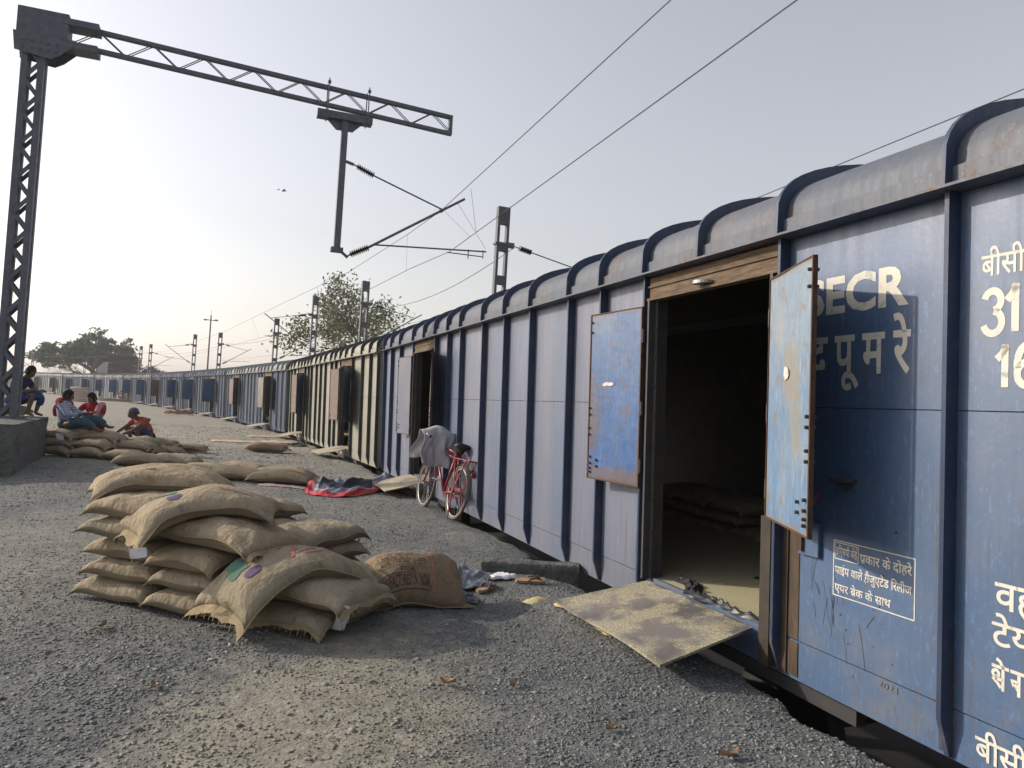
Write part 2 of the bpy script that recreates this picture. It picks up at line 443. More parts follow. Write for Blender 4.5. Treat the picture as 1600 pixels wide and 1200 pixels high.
# loose crushed stones on the near platform: one uncountable mass
rs = np.random.RandomState(11)
def in_view(X, Y, margin=.25):
    P = np.stack([X, Y, np.zeros_like(X) - EYE], -1)
    z = P @ np.array(_F); xx = P @ np.array(_R) / z; yy = P @ np.array(_U) / z
    return (z > .3) & (np.abs(xx) < 2 / 3. + margin) & (yy > -.5 - margin * .6)
px_, py_ = [], []
for (y0, y1, dens) in ((1.9, 3.4, 4600), (3.4, 4.6, 3200), (4.6, 6.5, 1700), (6.5, 9, 800), (9, 13, 320), (13, 20, 130), (20, 32, 45)):
    A = (y1 - y0) * (y1 * 2.2)
    N = int(A * dens); X = rs.uniform(-y1 * 1.1, y1 * 1.1, N); Y = rs.uniform(y0, y1, N)
    keep = in_view(X, Y) & (off_track(X, Y) > edge_off(Y) - .30)
    # bare trodden dust in the lane carries fewer stones
    lane_d = np.minimum(np.hypot((X + .75) / .8, (Y - 3.3) / 1.9), np.hypot((X + 4.2) / 1.2, (Y - 6.5) / 5))
    p = np.where(lane_d < 1, .35 + .4 * lane_d, 1.0) * (.72 + .45 * sines(X, Y, 21, 1.1))
    keep &= rs.rand(N) < p
    px_.append(X[keep]); py_.append(Y[keep])
X = np.concatenate(px_); Y = np.concatenate(py_); N = len(X)
if N > 190000:
    sel = rs.permutation(N)[:190000]; X = X[sel]; Y = Y[sel]; N = 190000
Z = ground_z(X, Y)
base = np.array([(1, 0, 0), (-1, 0, 0), (0, 1, 0), (0, -1, 0), (0, 0, 1), (0, 0, -1)], float)
tri = np.array([(0, 2, 4), (2, 1, 4), (1, 3, 4), (3, 0, 4), (2, 0, 5), (1, 2, 5), (3, 1, 5), (0, 3, 5)])
sz = rs.gamma(5, .00092, N) + .0024
sz = np.where(rs.rand(N) < .03, sz * 1.7, sz) * np.clip(Y / 8, 1, 2.6)
V = base[None] * (1 + rs.uniform(-.35, .35, (N, 6, 1))) + rs.uniform(-.3, .3, (N, 6, 3))
V *= (sz[:, None, None] * np.stack([rs.uniform(.8, 1.5, N), rs.uniform(.7, 1.2, N), rs.uniform(.3, .6, N)], -1)[:, None, :])
th = rs.uniform(0, 2 * PI, N); c_, s_ = np.cos(th), np.sin(th); tl_ = rs.uniform(-.28, .28, N)
Vx = V[..., 0] * c_[:, None] - V[..., 1] * s_[:, None]; Vy = V[..., 0] * s_[:, None] + V[..., 1] * c_[:, None]
Vz = V[..., 2] + tl_[:, None] * V[..., 0]
V = np.stack([Vx + X[:, None], Vy + Y[:, None], Vz + Z[:, None] + sz[:, None] * .12], -1).reshape(-1, 3)
F_ = (tri[None] + (np.arange(N) * 6)[:, None, None]).reshape(-1, 3)
me = bpy.data.meshes.new('loose_gravel')
me.vertices.add(len(V)); me.vertices.foreach_set('co', V.ravel())
me.loops.add(F_.size); me.loops.foreach_set('vertex_index', F_.ravel().astype(np.int32))
me.polygons.add(len(F_)); me.polygons.foreach_set('loop_start', np.arange(0, F_.size, 3, dtype=np.int32))
me.update(calc_edges=True)
sm, t, n, l, b = new_mat('crushed_stone')
g = nd(t, 'ShaderNodeNewGeometry')
cc = ramp(t, g.outputs['Random Per Island'], [(0, (.085, .096, .099)), (.35, (.122, .135, .137)), (.7, (.163, .176, .172)), (.93, (.21, .218, .208)), (1, (.30, .295, .275))])
col = mix(t, math_(t, 'MULTIPLY', ramp(t, noise(t, coords(t), .8, 4), [(.45, 0), (.65, 1)]), .2), cc, (.20, .19, .16))
v = coords(t)
col = mix(t, math_(t, 'MULTIPLY', blob(-.75, 3.3, .8, 1.9), .55), col, (.24, .225, .18))
col = mix(t, math_(t, 'MULTIPLY', blob(-4.0, 6.5, 1.4, 6.5), .4), col, (.21, .20, .17))
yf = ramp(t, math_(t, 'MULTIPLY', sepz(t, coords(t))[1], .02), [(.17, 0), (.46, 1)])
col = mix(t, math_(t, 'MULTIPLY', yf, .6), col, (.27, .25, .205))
l.new(col, b.inputs['Base Color']); b.inputs['Roughness'].default_value = .85; b.inputs['Specular IOR Level'].default_value = .3
tag(finish('loose_gravel', me, sm), 'loose crushed grey stone chips strewn over the platform', 'gravel', kind='stuff')
# near-black strip: the shade under the standing train, put into colour
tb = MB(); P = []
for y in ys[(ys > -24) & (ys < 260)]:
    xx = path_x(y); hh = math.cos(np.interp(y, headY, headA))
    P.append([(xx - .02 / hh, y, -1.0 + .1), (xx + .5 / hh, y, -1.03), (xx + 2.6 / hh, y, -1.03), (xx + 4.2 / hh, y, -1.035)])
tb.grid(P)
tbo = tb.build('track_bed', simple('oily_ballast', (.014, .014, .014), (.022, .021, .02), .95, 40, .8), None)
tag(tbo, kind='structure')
def gz(x, y): return float(ground_z(np.array([x]), np.array([y]))[0])
# ------------------------------------------------------------------ wagons
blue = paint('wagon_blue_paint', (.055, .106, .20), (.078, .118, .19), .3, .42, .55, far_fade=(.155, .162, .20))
blue_roof = paint('wagon_roof_paint', (.080, .098, .128), (.11, .12, .138), .98, .55, .3)
rib_blue = paint('rib_blue_paint', (.022, .040, .088), (.03, .05, .10), .3, .5, .4)  # the wall blue, darkened in colour for the ribs' shaded faces
cream = paint('wagon_cream_paint', (.215, .21, .168), (.27, .26, .21), .4, .5, .45)
rib_green = paint('rib_green_paint', (.022, .032, .034), (.035, .045, .043), .4, .5, .4)
teal = paint('wagon_slate_paint', (.020, .042, .09), (.03, .055, .105), .35, .6, .2)
rib_pale = paint('rib_pale_paint', (.24, .26, .28), (.30, .31, .31), .3, .5, .45)  # sunlight caught by the far ribs, put into their colour
dull = paint('wagon_dull_paint', (.10, .11, .12), (.14, .14, .135), .45, .5, .4)
steel_dark = simple('dark_steel', (.035, .037, .042), (.06, .055, .05), .6, 9, .1)
rusty = simple('rusty_steel', (.085, .045, .028), (.045, .028, .02), .85, 14, .5)
rust_brown = simple('rust_stained_paint', (.085, .055, .03), (.03, .024, .018), .8, 9, .4, streak=(2, 2, .5))
header_m = simple('rusty_header_board', (.17, .115, .07), (.06, .042, .028), .85, 7, .6, streak=(1, 1, 8))
inner_m = simple('wagon_inner_steel', (.035, .034, .033), (.02, .02, .02), .85, 4)  # near-black: the interior's shade, put into the colour
grain_c = (.50, .45, .28)
def grain_mat(name, under, thr=.42):
    m, t, n, l, b = new_mat(name); v = coords(t)
    f = ramp(t, noise(t, v, 3.2, 6, .66), [(thr, 0), (thr + .12, 1)])
    sp = ramp(t, noise(t, v, 90, 3, .7), [(.45, .25 if thr > .3 else .75), (.6, 1)])
    base = mix(t, ramp(t, noise(t, v, 2.3, 3), [(.45, 0), (.6, 1)]), under, tuple(x * .55 for x in under))
    l.new(mix(t, math_(t, 'MULTIPLY', f, sp), base, ramp(t, noise(t, v, 70, 2), [(.3, tuple(x * .7 for x in grain_c)), (.7, grain_c)])), b.inputs['Base Color'])
    b.inputs['Roughness'].default_value = .85
    bump(t, noise(t, v, 90, 3, .7), .4, .006, b); return m
flap_m = grain_mat('grain_strewn_plate', (.15, .135, .13), .44)
floor_m = grain_mat('grain_strewn_floor', (.22, .195, .14), .24)
leaf_blue = chipped('door_deep_blue', (.011, .068, .215), (.095, .056, .034), .28, .40, (.055, .115, .215), [(.66, 1.35, .16, .35, (.105, .066, .042), .55), (.30, .88, .5, .10, (.12, .08, .05), .7), (.55, 2.1, .25, .12, (.13, .15, .19), .4)])
leaf_pale = chipped('door_pale_blue', (.085, .165, .285), (.22, .165, .09), .25, .36, (.25, .30, .34), [(.40, 1.60, .15, .22, (.27, .22, .13), .6), (.50, 1.35, .12, .2, (.26, .22, .13), .5), (.2, 1.85, .10, .2, (.30, .30, .28), .5)])
leaf_rust = chipped('door_rust_brown', (.12, .078, .06), (.08, .042, .028), .6, .7, (.125, .09, .073))
leaf_olive = chipped('door_olive_grey', (.075, .075, .06), (.11, .065, .04), .5, .65, (.20, .19, .14))
leaf_grey = chipped('door_grey_blue', (.075, .105, .165), (.16, .095, .055), .5, .5, (.095, .10, .125))
leaf_maroon = chipped('door_dark_maroon', (.075, .04, .036), (.05, .028, .02), .5, .65, (.16, .10, .09))
sheet_board = grain_mat('pale_flap_board', (.34, .295, .215), .5)
def worn_white():
    m, t, n, l, b = new_mat('white_lettering'); v = coords(t)
    wear = ramp(t, noise(t, v, 22, 8, .78), [(.54, 0), (.66, .7)])
    l.new(mix(t, wear, ramp(t, noise(t, v, 6, 4), [(.35, (.60, .57, .48)), (.65, (.52, .50, .43))]), (.12, .15, .20)), b.inputs['Base Color']); b.inputs['Roughness'].default_value = .65; return m
white_m = worn_white()
paper_m = simple('white_paper', (.72, .72, .75), (.62, .62, .66), .7, 20)

HR = 2.402                         # gutter height above the wagon's lower edge
RIBS = [0, .79, 1.74, 2.385, 3.1, 4.585, 5.645, 6.46, 7.19]
RIBS = sorted(set([-x for x in RIBS] + RIBS))
OPEN = (3.155, 4.53)
def roof_pt(t_, out=0.0):
    th_ = PI * t_
    e = 2 / 2.75
    cs, sn = math.cos(th_), math.sin(th_)
    y = -1.52 + (1.48 + out) * math.copysign(abs(cs) ** e, cs)
    z = HR + .09 + (.36 + out) * abs(sn) ** e
    return y, z

def build_wagon():
    root = empty('goods_wagon')
    side = MB()
    xs = [(-7.2, -OPEN[1]), (-OPEN[0], OPEN[0]), (OPEN[1], 7.2)]
    for x0, x1 in xs:
        brk = [r for r in RIBS if x0 + .3 < r < x1 - .3]
        ed = [x0] + brk + [x1]
        for i in range(len(ed) - 1):
            for z0, z1 in ((.2125, 1.455), (1.4595, 2.385)):
                side.box(ed[i] + .001, ed[i + 1] - .001, -.10, -.07, z0, z1)
    for i in range(len(RIBS) - 1):
        side.box(RIBS[i] + .001, RIBS[i + 1] - .001, -.10, -.072, .0, .207)
    for s_ in (-1, 1):
        a_, b_ = sorted((OPEN[0] * s_, OPEN[1] * s_))
        side.box(a_ + .002, b_ - .002, -.10, -.0725, 2.21, 2.384)
    side.build('side_wall', blue, root)
    m = MB(); m.box(-7.2, 7.2, -3.03, -3.0, 0, 2.497); m.build('far_wall', blue, root)
    for s_ in (-1, 1):
        m = MB(); m.box(min(7.165 * s_, 7.2 * s_), max(7.165 * s_, 7.2 * s_), -2.998, -.102, 0, 2.43)
        V = [roof_pt(k / 20) for k in range(21)]
        m.add([(7.166 * s_, y, z) for y, z in V] + [(7.199 * s_, y, z) for y, z in V], [tuple(range(21)), tuple(range(41, 20, -1))] + [(i, i + 1, i + 22, i + 21) for i in range(20)])
        m.build('end_wall', blue, root)
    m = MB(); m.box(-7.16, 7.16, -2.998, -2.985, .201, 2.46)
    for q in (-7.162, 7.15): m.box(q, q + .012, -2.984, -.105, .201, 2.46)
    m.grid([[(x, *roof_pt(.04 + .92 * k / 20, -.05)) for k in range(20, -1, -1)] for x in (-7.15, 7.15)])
    m.build('inner_lining', inner_m, root)  # sheets added inside to keep the interior dark
    m = MB(); m.box(-7.16, 7.16, -2.995, -.075, .15, .2); m.build('floor', floor_m, root)
    # roof shell
    m = MB(); K = 30
    X_ = [-7.2, 7.2]
    P = [[(x, *roof_pt(k / K)) for k in range(K + 1)] for x in X_]
    m.grid(P)
    P = [[(x, *roof_pt(k / K, -.02)) for k in range(K, -1, -1)] for x in X_]
    m.grid(P)
    m.box(-7.2, 7.2, -.060, -.035, 2.387, 2.50)
    ro = m.build('roof', blue_roof, root, auto=30)
    m = MB(); m.box(-7.22, 7.22, -.034, -.016, 2.40, 2.49); m.box(-7.22, 7.22, -.068, .06, 2.386, 2.3985)
    m.build('rain_gutter', blue_roof, root)
    def rib(x, wall=True):
        m = MB(); h = .011
        if wall:
            prof = [(-.069, .01), (-.052, .01), (0, .17), (0, 2.3855), (-.069, 2.3855)]
            n_ = len(prof)
            m.add([(x - h, y, z) for y, z in prof] + [(x + h, y, z) for y, z in prof],
                  [tuple(range(n_)), tuple(range(2 * n_ - 1, n_ - 1, -1))] + [(i, i + n_, (i + 1) % n_ + n_, (i + 1) % n_) for i in range(n_)])
            m.box(x + h, x + .05, -.0699, -.061, .02, 2.384)       # foot flange welded to the sheet
        o_ = [roof_pt(k / 28, .068) for k in range(29)]; i_ = [roof_pt(k / 28, -.004) for k in range(29)]
        o_[0] = (o_[0][0], 2.399); i_[0] = (i_[0][0], 2.399)
        for dx, inn, outt in ((0, i_, o_),):
            V = [(x - h, *p) for p in outt] + [(x - h, *p) for p in inn] + [(x + h, *p) for p in outt] + [(x + h, *p) for p in inn]
            Fc = []
            for k in range(28):
                Fc += [(k, k + 1, 29 + k + 1, 29 + k), (58 + k, 87 + k, 87 + k + 1, 58 + k + 1), (k, 58 + k, 58 + k + 1, k + 1), (29 + k, 29 + k + 1, 87 + k + 1, 87 + k)]
            Fc += [(0, 29, 87, 58), (28, 86, 115, 57)]
            m.add(V, Fc)
        fl_o = [roof_pt(k / 28, .012) for k in range(29)]
        P = [[(x + h, *p) for p in fl_o], [(x + .055, *p) for p in fl_o]]
        m.grid(P)
        return m
    for x in RIBS: rib(x).build('rib', rib_blue, root, auto=40)
    for x in (-3.81, 3.81): rib(x, False).build('roof_rib', rib_blue, root, auto=40)
    m = MB()
    m.box(-7.2, 7.2, -.30, -.11, -.02, .149)
    for s_ in (-1, 1):
        c = 3.85 * s_
        m.box(c - 1.25, c + 1.15, -.16, -.101, -.095, -.021)
    m.build('sole_bar', simple('dirty_sole_bar', (.03, .032, .036), (.045, .042, .04), .85, 6, .3), root)  # grey-brown dirt, darkened further for the shadow below the doors
    m = MB(); m.box(-7.1, 7.1, -2.2, -.85, -.35, .149); m.build('underframe', steel_dark, root)
    for xx in (-5.9, -3.9, 3.9, 5.9):
        m = MB()
        for yy in (-.71, -2.31):
            m.tube([(xx, yy - .06, -.62), (xx, yy + .06, -.62)], .45, 24)
        m.tube([(xx, -2.4, -.62), (xx, -.62, -.62)], .08, 8)
        m.build('wheel_set', steel_dark, root)
    for s_ in (-1, 1):
        a_, b_ = OPEN[0] * s_, OPEN[1] * s_
        lo, hi = min(a_, b_), max(a_, b_)
        m = MB(); m.box(lo - .03, hi + .03, -.0715, -.035, 2.205, 2.372)
        m.box(lo - .03, hi + .03, -.0345, -.012, 2.205, 2.222); m.box(lo - .03, hi + .03, -.0345, -.022, 2.30, 2.312)
        m.build('door_header', header_m, root)
        for xx, sg in ((lo, 1), (hi, -1)):
            m = MB(); m.box(min(xx, xx + .022 * sg), max(xx, xx + .022 * sg), -.16, -.004, .201, 2.204)
            m.box(min(xx + .022 * sg, xx + .055 * sg), max(xx + .022 * sg, xx + .055 * sg), -.075, -.055, .201, 2.204)
            for k in range(9): m.tube([(xx + .040 * sg, -.056, .32 + k * .21), (xx + .040 * sg, -.042, .32 + k * .21)], .011, 6)
            m.build('door_jamb', steel_dark, root)
        # two leaves, hinged on the outer edge of each jamb, z from .84 to 2.17
        for xx, sg, ang in ((hi, 1, .10), (lo, -1, .40)):
            lf = leaf_mesh(); lf = lf.build('door_leaf', leaf_blue, root, bevel=.003)
            lf.location = (xx + (.03 if sg > 0 else -.012), .012, 0)
            lf.rotation_euler = (0, 0, ang if sg > 0 else PI - ang)
            m = MB()
            for x0, x1, z0, z1 in ((.0, .010, .845, 2.165), (.698, .712, .845, 2.165), (.010, .698, .845, .854), (.010, .698, 2.156, 2.165)):
                m.box(x0, x1, -.0115, .0115, z0, z1)
            m.build('leaf_edge', rusty, lf)
            for z in (1.0, 1.42, 1.95):
                m = MB(); m.tube([(-.004, .0, z - .05), (-.004, .0, z + .05)], .014, 8)
                m.build('hinge', steel_dark, lf)
            m = MB()
            for z in (.90, .93, .97, 1.02, 1.20, 1.25, 1.36, 1.41, 2.02, 2.10):
                for q in (-1, 1): m.tube([(.67 if z < 1.1 else .685, .0, z), (.67 if z < 1.1 else .685, .026 * q, z)], .009, 6)
            for z in (.95, 1.0):
                for q in (-1, 1): m.tube([(.57, 0, z), (.57, .026 * q, z)], .009, 6)
            m.build('bolt_row', steel_dark, lf)
        # the lower flap, let down on to the platform
        m = MB(); c = (lo + hi) / 2
        Pn = [[(c + (-.585 + 1.17 * i / 8) * (1 + .18 * j / 4), .0 + .66 * j / 4, .205 - .12 * j / 4 + .012 * math.sin(i * .7) * j / 4) for j in range(5)] for i in range(9)]
        m.grid(Pn); m.grid([[(p[0], p[1], p[2] - .014) for p in row] for row in Pn[::-1]])
        ring = [Pn[i][0] for i in range(9)] + [Pn[8][j] for j in range(1, 5)] + [Pn[i][4] for i in range(7, -1, -1)] + [Pn[0][j] for j in range(3, 0, -1)]
        k = len(ring); m.add(ring + [(p[0], p[1], p[2] - .014) for p in ring], [(i, (i + 1) % k, (i + 1) % k + k, i + k) for i in range(k)])
        fl = m.build('door_flap', flap_m, root)
        m = MB()
        for q in (-.4, 0, .4): m.tube([(c + q - .08, .0, .19), (c + q + .08, .0, .19)], .017, 8)
        m.build('flap_hinge', steel_dark, fl)
    return root
def leaf_mesh():
    m = MB()
    nx, nz = 5, 8
    for yy, flip in ((.0075, False), (-.0075, True)):
        P = [[(.016 + .676 * i / nx, yy + .003 * math.sin(i * 1.3) * math.sin(j * .9), .853 + 1.304 * j / nz) for j in range(nz + 1)] for i in range(nx + 1)]
        m.grid(P if flip else P[::-1])
    return m

W0 = build_wagon()
# frames
wagons = [W0]
cmap = {}
for c in bpy.data.objects:
    if c.parent: cmap.setdefault(c.parent.name, []).append(c)
CANT = [.0289, .028, .026, .025, .024, .024, .022, .022, .02, .02]
for k in range(1, 10): wagons.append(copy_tree(W0, None, cmap))
WLAB = ['big faded blue wagon nearest the camera, white lettering and open doorway',
        'cream wagon with dark green ribs, next behind the big blue wagon',
        'dark slate wagon with pale ribs, one olive and one maroon door, third in the train',
        'slate wagon with two deep blue doors standing open, fourth in the train',
        'slate wagon with maroon doors and blue doors mixed, fifth in the train',
        'blue wagon with one pale blue door, behind the squatting man in orange',
        'blue wagon behind the parked bicycles and timber at the far bend',
        'dark blue wagon just behind the heads of the two men in red',
        'dull grey wagon to the right of the man in navy, below the big tree',
        'dull grey wagon behind the man in navy, last one seen by the post']
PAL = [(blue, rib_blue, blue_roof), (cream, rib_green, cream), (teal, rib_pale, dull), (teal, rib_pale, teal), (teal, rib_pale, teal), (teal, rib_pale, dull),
       (blue, rib_pale, dull), (teal, rib_pale, dull), (dull, rib_pale, dull), (dull, rib_blue, dull)]
# door-leaf paint, order: near doorway (far leaf, near leaf), far doorway (far leaf, near leaf)
LEAF = [(leaf_blue, leaf_pale, leaf_grey, leaf_blue), (leaf_rust, leaf_blue, leaf_rust, leaf_blue), (leaf_olive, leaf_olive, leaf_maroon, leaf_maroon),
        (leaf_blue, leaf_blue, leaf_maroon, leaf_blue), (leaf_maroon, leaf_blue, leaf_rust, leaf_maroon), (leaf_pale, leaf_blue, leaf_grey, leaf_blue),
        (leaf_pale, leaf_blue, leaf_blue, leaf_blue), (leaf_blue, leaf_blue, leaf_blue, leaf_blue), (leaf_grey, leaf_maroon, leaf_grey, leaf_maroon), (leaf_grey, leaf_grey, leaf_maroon, leaf_grey)]
def omat(o, m):
    o.material_slots[0].link = 'OBJECT'; o.material_slots[0].material = m
rnd = random.Random(5)
for k, W in enumerate(wagons):
    a = ANG[k]
    uu = Vector((-math.sin(a), math.cos(a), 0))
    cen = P0 + u0 * 8.06 if k == 0 else JO[k] + uu * 7.51
    W.location = (cen.x, cen.y, .04)
    W.rotation_euler = (-CANT[k], 0, a + PI / 2)
    tag(W, WLAB[k], 'goods wagon', 'goods wagons of the standing train')
    wall, ribm, roofm = PAL[k]
    for o in kids(W):
        b = o.name.split('.')[0]
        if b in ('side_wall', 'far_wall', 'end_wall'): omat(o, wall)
        elif b in ('rib', 'roof_rib'): omat(o, ribm)
        elif b in ('roof', 'rain_gutter'): omat(o, roofm)
        elif b == 'door_flap' and k > 0: omat(o, sheet_board)
        elif b == 'door_leaf':
            far_door = o.location.x > 0
            far_leaf = math.cos(o.rotation_euler.z) > 0
            omat(o, LEAF[k][(2 if far_door else 0) + (0 if far_leaf else 1)])
            if k > 0:
                q = rnd.uniform(.06, .16) if far_leaf else (.42 if k == 1 else rnd.uniform(.3, .5) if k == 2 else rnd.uniform(1.1, 1.5))
                o.rotation_euler.z = q if far_leaf else PI - q
            elif far_door and not far_leaf:
                o.rotation_euler.z = PI - .25
    if k == 0:
        for o in kids(W):
            if o.name.startswith('door_flap') and o.location.x == 0 and o.data.vertices[0].co.x > 0: omat(o, sheet_board)
bpy.context.view_layer.update()

# ---- writing and fittings that only the near wagon shows
def letter(parent, name, pieces, x0, z0, sx=1, sz=1, mat=None, y=-.0685, skew=0):
    m = MB()
    for V, Fc in pieces:
        m.add([(x0 - p[0] * sx, y, z0 + p[1] * sz + skew * p[0]) for p in V], Fc)
    return m.build(name, mat or white_m, parent)
def fit(body, x_left, z_base, height, width, off=.012, ref=None):
    V, Fc = text_mesh(body, 1, off)
    xs_ = [p[0] for p in V]; zs_ = [p[1] for p in V]
    z_lo, z_hi = ref if ref else (min(zs_), max(zs_))
    sx = width / (max(xs_) - min(xs_)); sz = height / (z_hi - z_lo)
    return [([((p[0] - min(xs_)) * sx, (p[1] - z_lo) * sz) for p in V], Fc)], x_left, z_base
def S2X(s): return s - 8.06
def put(name, body, s_left, z_base, height, width, off=.012, ref=None, mat=None):
    pc, x, z = fit(body, S2X(s_left), z_base, height, width, off, ref)
    return letter(W0, name, pc, x, z, mat=mat)
DV = (0.0, .62)
put('lettering', 'SECR', 3.325, 1.935, .195, .66, .032)
put('lettering', 'द पू म रे', 3.29, 1.545, .36, .64, .02)
put('lettering', 'बीसीएन', 2.305, 1.985, .145, .30, .012)
put('lettering', 'वहन', 2.225, .655, .125, .27, .012)
put('lettering', 'टेयर', 2.235, .53, .13, .24, .012)
def scaled(strokes, sx, sz, wd):
    out_ = []
    for st_ in strokes: out_.append(stroke2d([(p[0] * sx, p[1] * sz) for p in st_], wd))
    return out_
# numerals drawn by hand: 3 1 / 1 6
def arc(cx_, cy_, rx, ry, a0, a1, k=14): return [(cx_ + rx * math.cos(a0 + (a1 - a0) * i / k), cy_ + ry * math.sin(a0 + (a1 - a0) * i / k)) for i in range(k + 1)]
three = [arc(.5, .74, .34, .21, 2.9, -1.4) , arc(.5, .28, .38, .24, 1.45, -2.9)]
one = [[(.12, .66), (.34, .80), (.47, .98)], [(.42, .99), (.42, 0)]]
six = [arc(.5, .30, .33, .26, 0, 2 * PI, 24), arc(.55, .52, .38, .44, 1.1, 3.35)]
letter(W0, 'lettering', scaled(three, .105, .19, .030), S2X(2.305), 1.765)
letter(W0, 'lettering', scaled(one, .115, .19, .032), S2X(2.205), 1.775)
letter(W0, 'lettering', scaled(one, .115, .17, .030), S2X(2.245), 1.555)
letter(W0, 'lettering', scaled(six, .115, .17, .030), S2X(2.165), 1.555)
ksh = [arc(.20, .62, .13, .13, 0, 2 * PI, 14), [(.30, .56), (.08, .38), (.28, .26), (.42, .10)], [(.5, 1.0), (.5, 0)], [(.02, .90), (.75, .90)], [(.5, .9), (.38, 1.12), (.22, 1.2)], [(.25, .42), (.5, .42)],
       [(.80, .90), (1.35, .90)], [(1.15, .9), (1.15, 0)], [(1.15, .55), (.85, .55), (.95, .35)], [(.98, .45), (1.12, .25)]]
letter(W0, 'lettering', scaled(ksh, .10, .10, .013), S2X(2.235), .36)
put('lettering', 'बीसीएन', 2.30, .03, .15, .36, .012)
# framed note on the air brake
box = [[(0, 0), (.49, 0), (.49, .272), (0, .272), (0, 0)]]
pcs = [stroke2d([p, q], .005) for p, q in zip(box[0][:-1], box[0][1:])]
pcs += [stroke2d([p, q], .004) for p, q in (((.008, .182), (.16, .182)), ((.16, .182), (.16, .262)), ((.16, .262), (.008, .262)), ((.008, .262), (.008, .182)))]
letter(W0, 'lettering_frame', pcs, S2X(3.095), .52)
put('lettering', 'डिएसपी केई', 3.082, .712, .062, .14, .004)
slash = stroke2d([(0, .012), (.012, 0)], .005)
o = put('lettering', 'पकार के दोहरे', 2.925, .704, .066, .305, .012)
letter(W0, 'lettering_stroke', [slash], S2X(2.925) - .008, .712)
put('lettering', 'पाईप वाले गैजुएटेड िरलीज', 3.085, .612, .068, .465, .012)
letter(W0, 'lettering_stroke', [slash], S2X(2.895), .622)
put('lettering', 'एयर बेक के साथ', 3.085, .530, .062, .35, .012)
letter(W0, 'lettering_stroke', [slash], S2X(2.975), .542)
chalk = simple('faint_chalk', (.15, .14, .145), (.13, .13, .14), .8)
put('chalk_mark', '2021', 2.80, .165, .03, .11, .002, mat=chalk)
sm_ = simple('dark_scratch', (.02, .025, .035), None, .8)
pcs = []; rn_ = random.Random(12)
for k_ in range(16):
    x_ = rn_.uniform(0, .42); z_ = rn_.uniform(.0, .45); L_ = rn_.uniform(.05, .24); dx_ = rn_.uniform(-.05, .05)
    pcs.append(stroke2d([(x_, z_), (x_ + dx_ * .4, z_ + L_ * .5), (x_ + dx_, z_ + L_)], rn_.uniform(.0015, .004)))
for k_ in range(26):
    x_ = rn_.uniform(0, .6); z_ = rn_.uniform(-.05, .9); w_ = rn_.uniform(.004, .012); pcs.append(stroke2d([(x_, z_), (x_ + w_, z_ + rn_.uniform(-.004, .01))], w_ * .8))
letter(W0, 'scratch_mark', pcs, S2X(3.26), .18, mat=sm_, y=-.0692)
# rust-stained strip, lock plate, seal, handle beside the near doorway
m = MB(); m.box(S2X(3.42), S2X(3.34), -.0695, -.066, .215, .90); m.box(S2X(3.42), S2X(3.34), -.0695, -.066, .02, .20); m.box(S2X(3.473), S2X(3.42), -.0608, -.057, .02, .845); m.build('rust_stained_strip', rust_brown, W0)
m = MB(); m.box(S2X(3.575), S2X(3.492), -.0695, .003, .03, .845); m.build('door_post', simple('blackened_post', (.022, .018, .015), (.05, .034, .022), .75, 8, .3), W0)
m = MB(); m.box(S2X(3.33), S2X(3.18), -.0695, -.045, .68, .86); m.build('lock_plate', blue, W0, bevel=.004)
m = MB(); m.box(S2X(3.31), S2X(3.285), -.0445, -.028, .70, .93); m.build('latch_bar', rusty, W0)
red_m = simple('red_plastic', (.55, .05, .03), None, .4)
m = MB(); m.box(S2X(3.215), S2X(3.19), .02, .03, .815, .85); m.tube([(S2X(3.2), .025, .85), (S2X(3.19), .0, .93), (S2X(3.2), -.06, 1.02)], .003, 5); m.build('seal_tag', red_m, W0)
m = MB(); m.tube([(S2X(3.05), -.066, 1.1), (S2X(3.05), -.0, 1.1), (S2X(2.96), .0, 1.1), (S2X(2.96), -.066, 1.1)], .012, 8); m.tube([(S2X(3.0), -.066, 1.07), (S2X(3.0), -.02, 1.09)], .02, 8); m.build('grab_handle', steel_dark, W0)
m = MB(); m.tube([(S2X(4.22), -.02, 2.236), (S2X(4.22), -.02, 2.255)], .075, 20); m.build('lamp_disc', simple('dull_aluminium', (.4, .4, .4), None, .4, metal=.7), W0)
# torn stickers on the two leaves beside the open doorway, rust spots on the roof
lv = [o for o in kids(W0) if o.name.startswith('door_leaf') and o.location.x < 0]
far_leaf = [o for o in lv if math.cos(o.rotation_euler.z) > 0][0]; near_leaf = [o for o in lv if math.cos(o.rotation_euler.z) < 0][0]
stk = simple('torn_pink_sticker', (.75, .62, .58), (.62, .30, .22), .7, 30)
def ragged(cx_, cz_, wx, wz, seed, y):
    y = math.copysign(.0135, y)
    r = random.Random(seed); k = 16
    return [(cx_ + wx * math.cos(2 * PI * i / k) * r.uniform(.6, 1), y, cz_ + wz * math.sin(2 * PI * i / k) * r.uniform(.4, 1)) for i in range(k)]
m = MB(); V = ragged(.43, 1.60, .10, .022, 3, .0225); m.add(V, [tuple(range(16))]); m.build('torn_sticker', stk, far_leaf)
m = MB(); V = ragged(.34, 1.63, .06, .045, 8, -.0225); m.add(V, [tuple(range(16))]); m.build('torn_sticker', stk, near_leaf)
orange_rust = simple('orange_rust', (.36, .14, .04), (.18, .07, .03), .9, 60, .3)
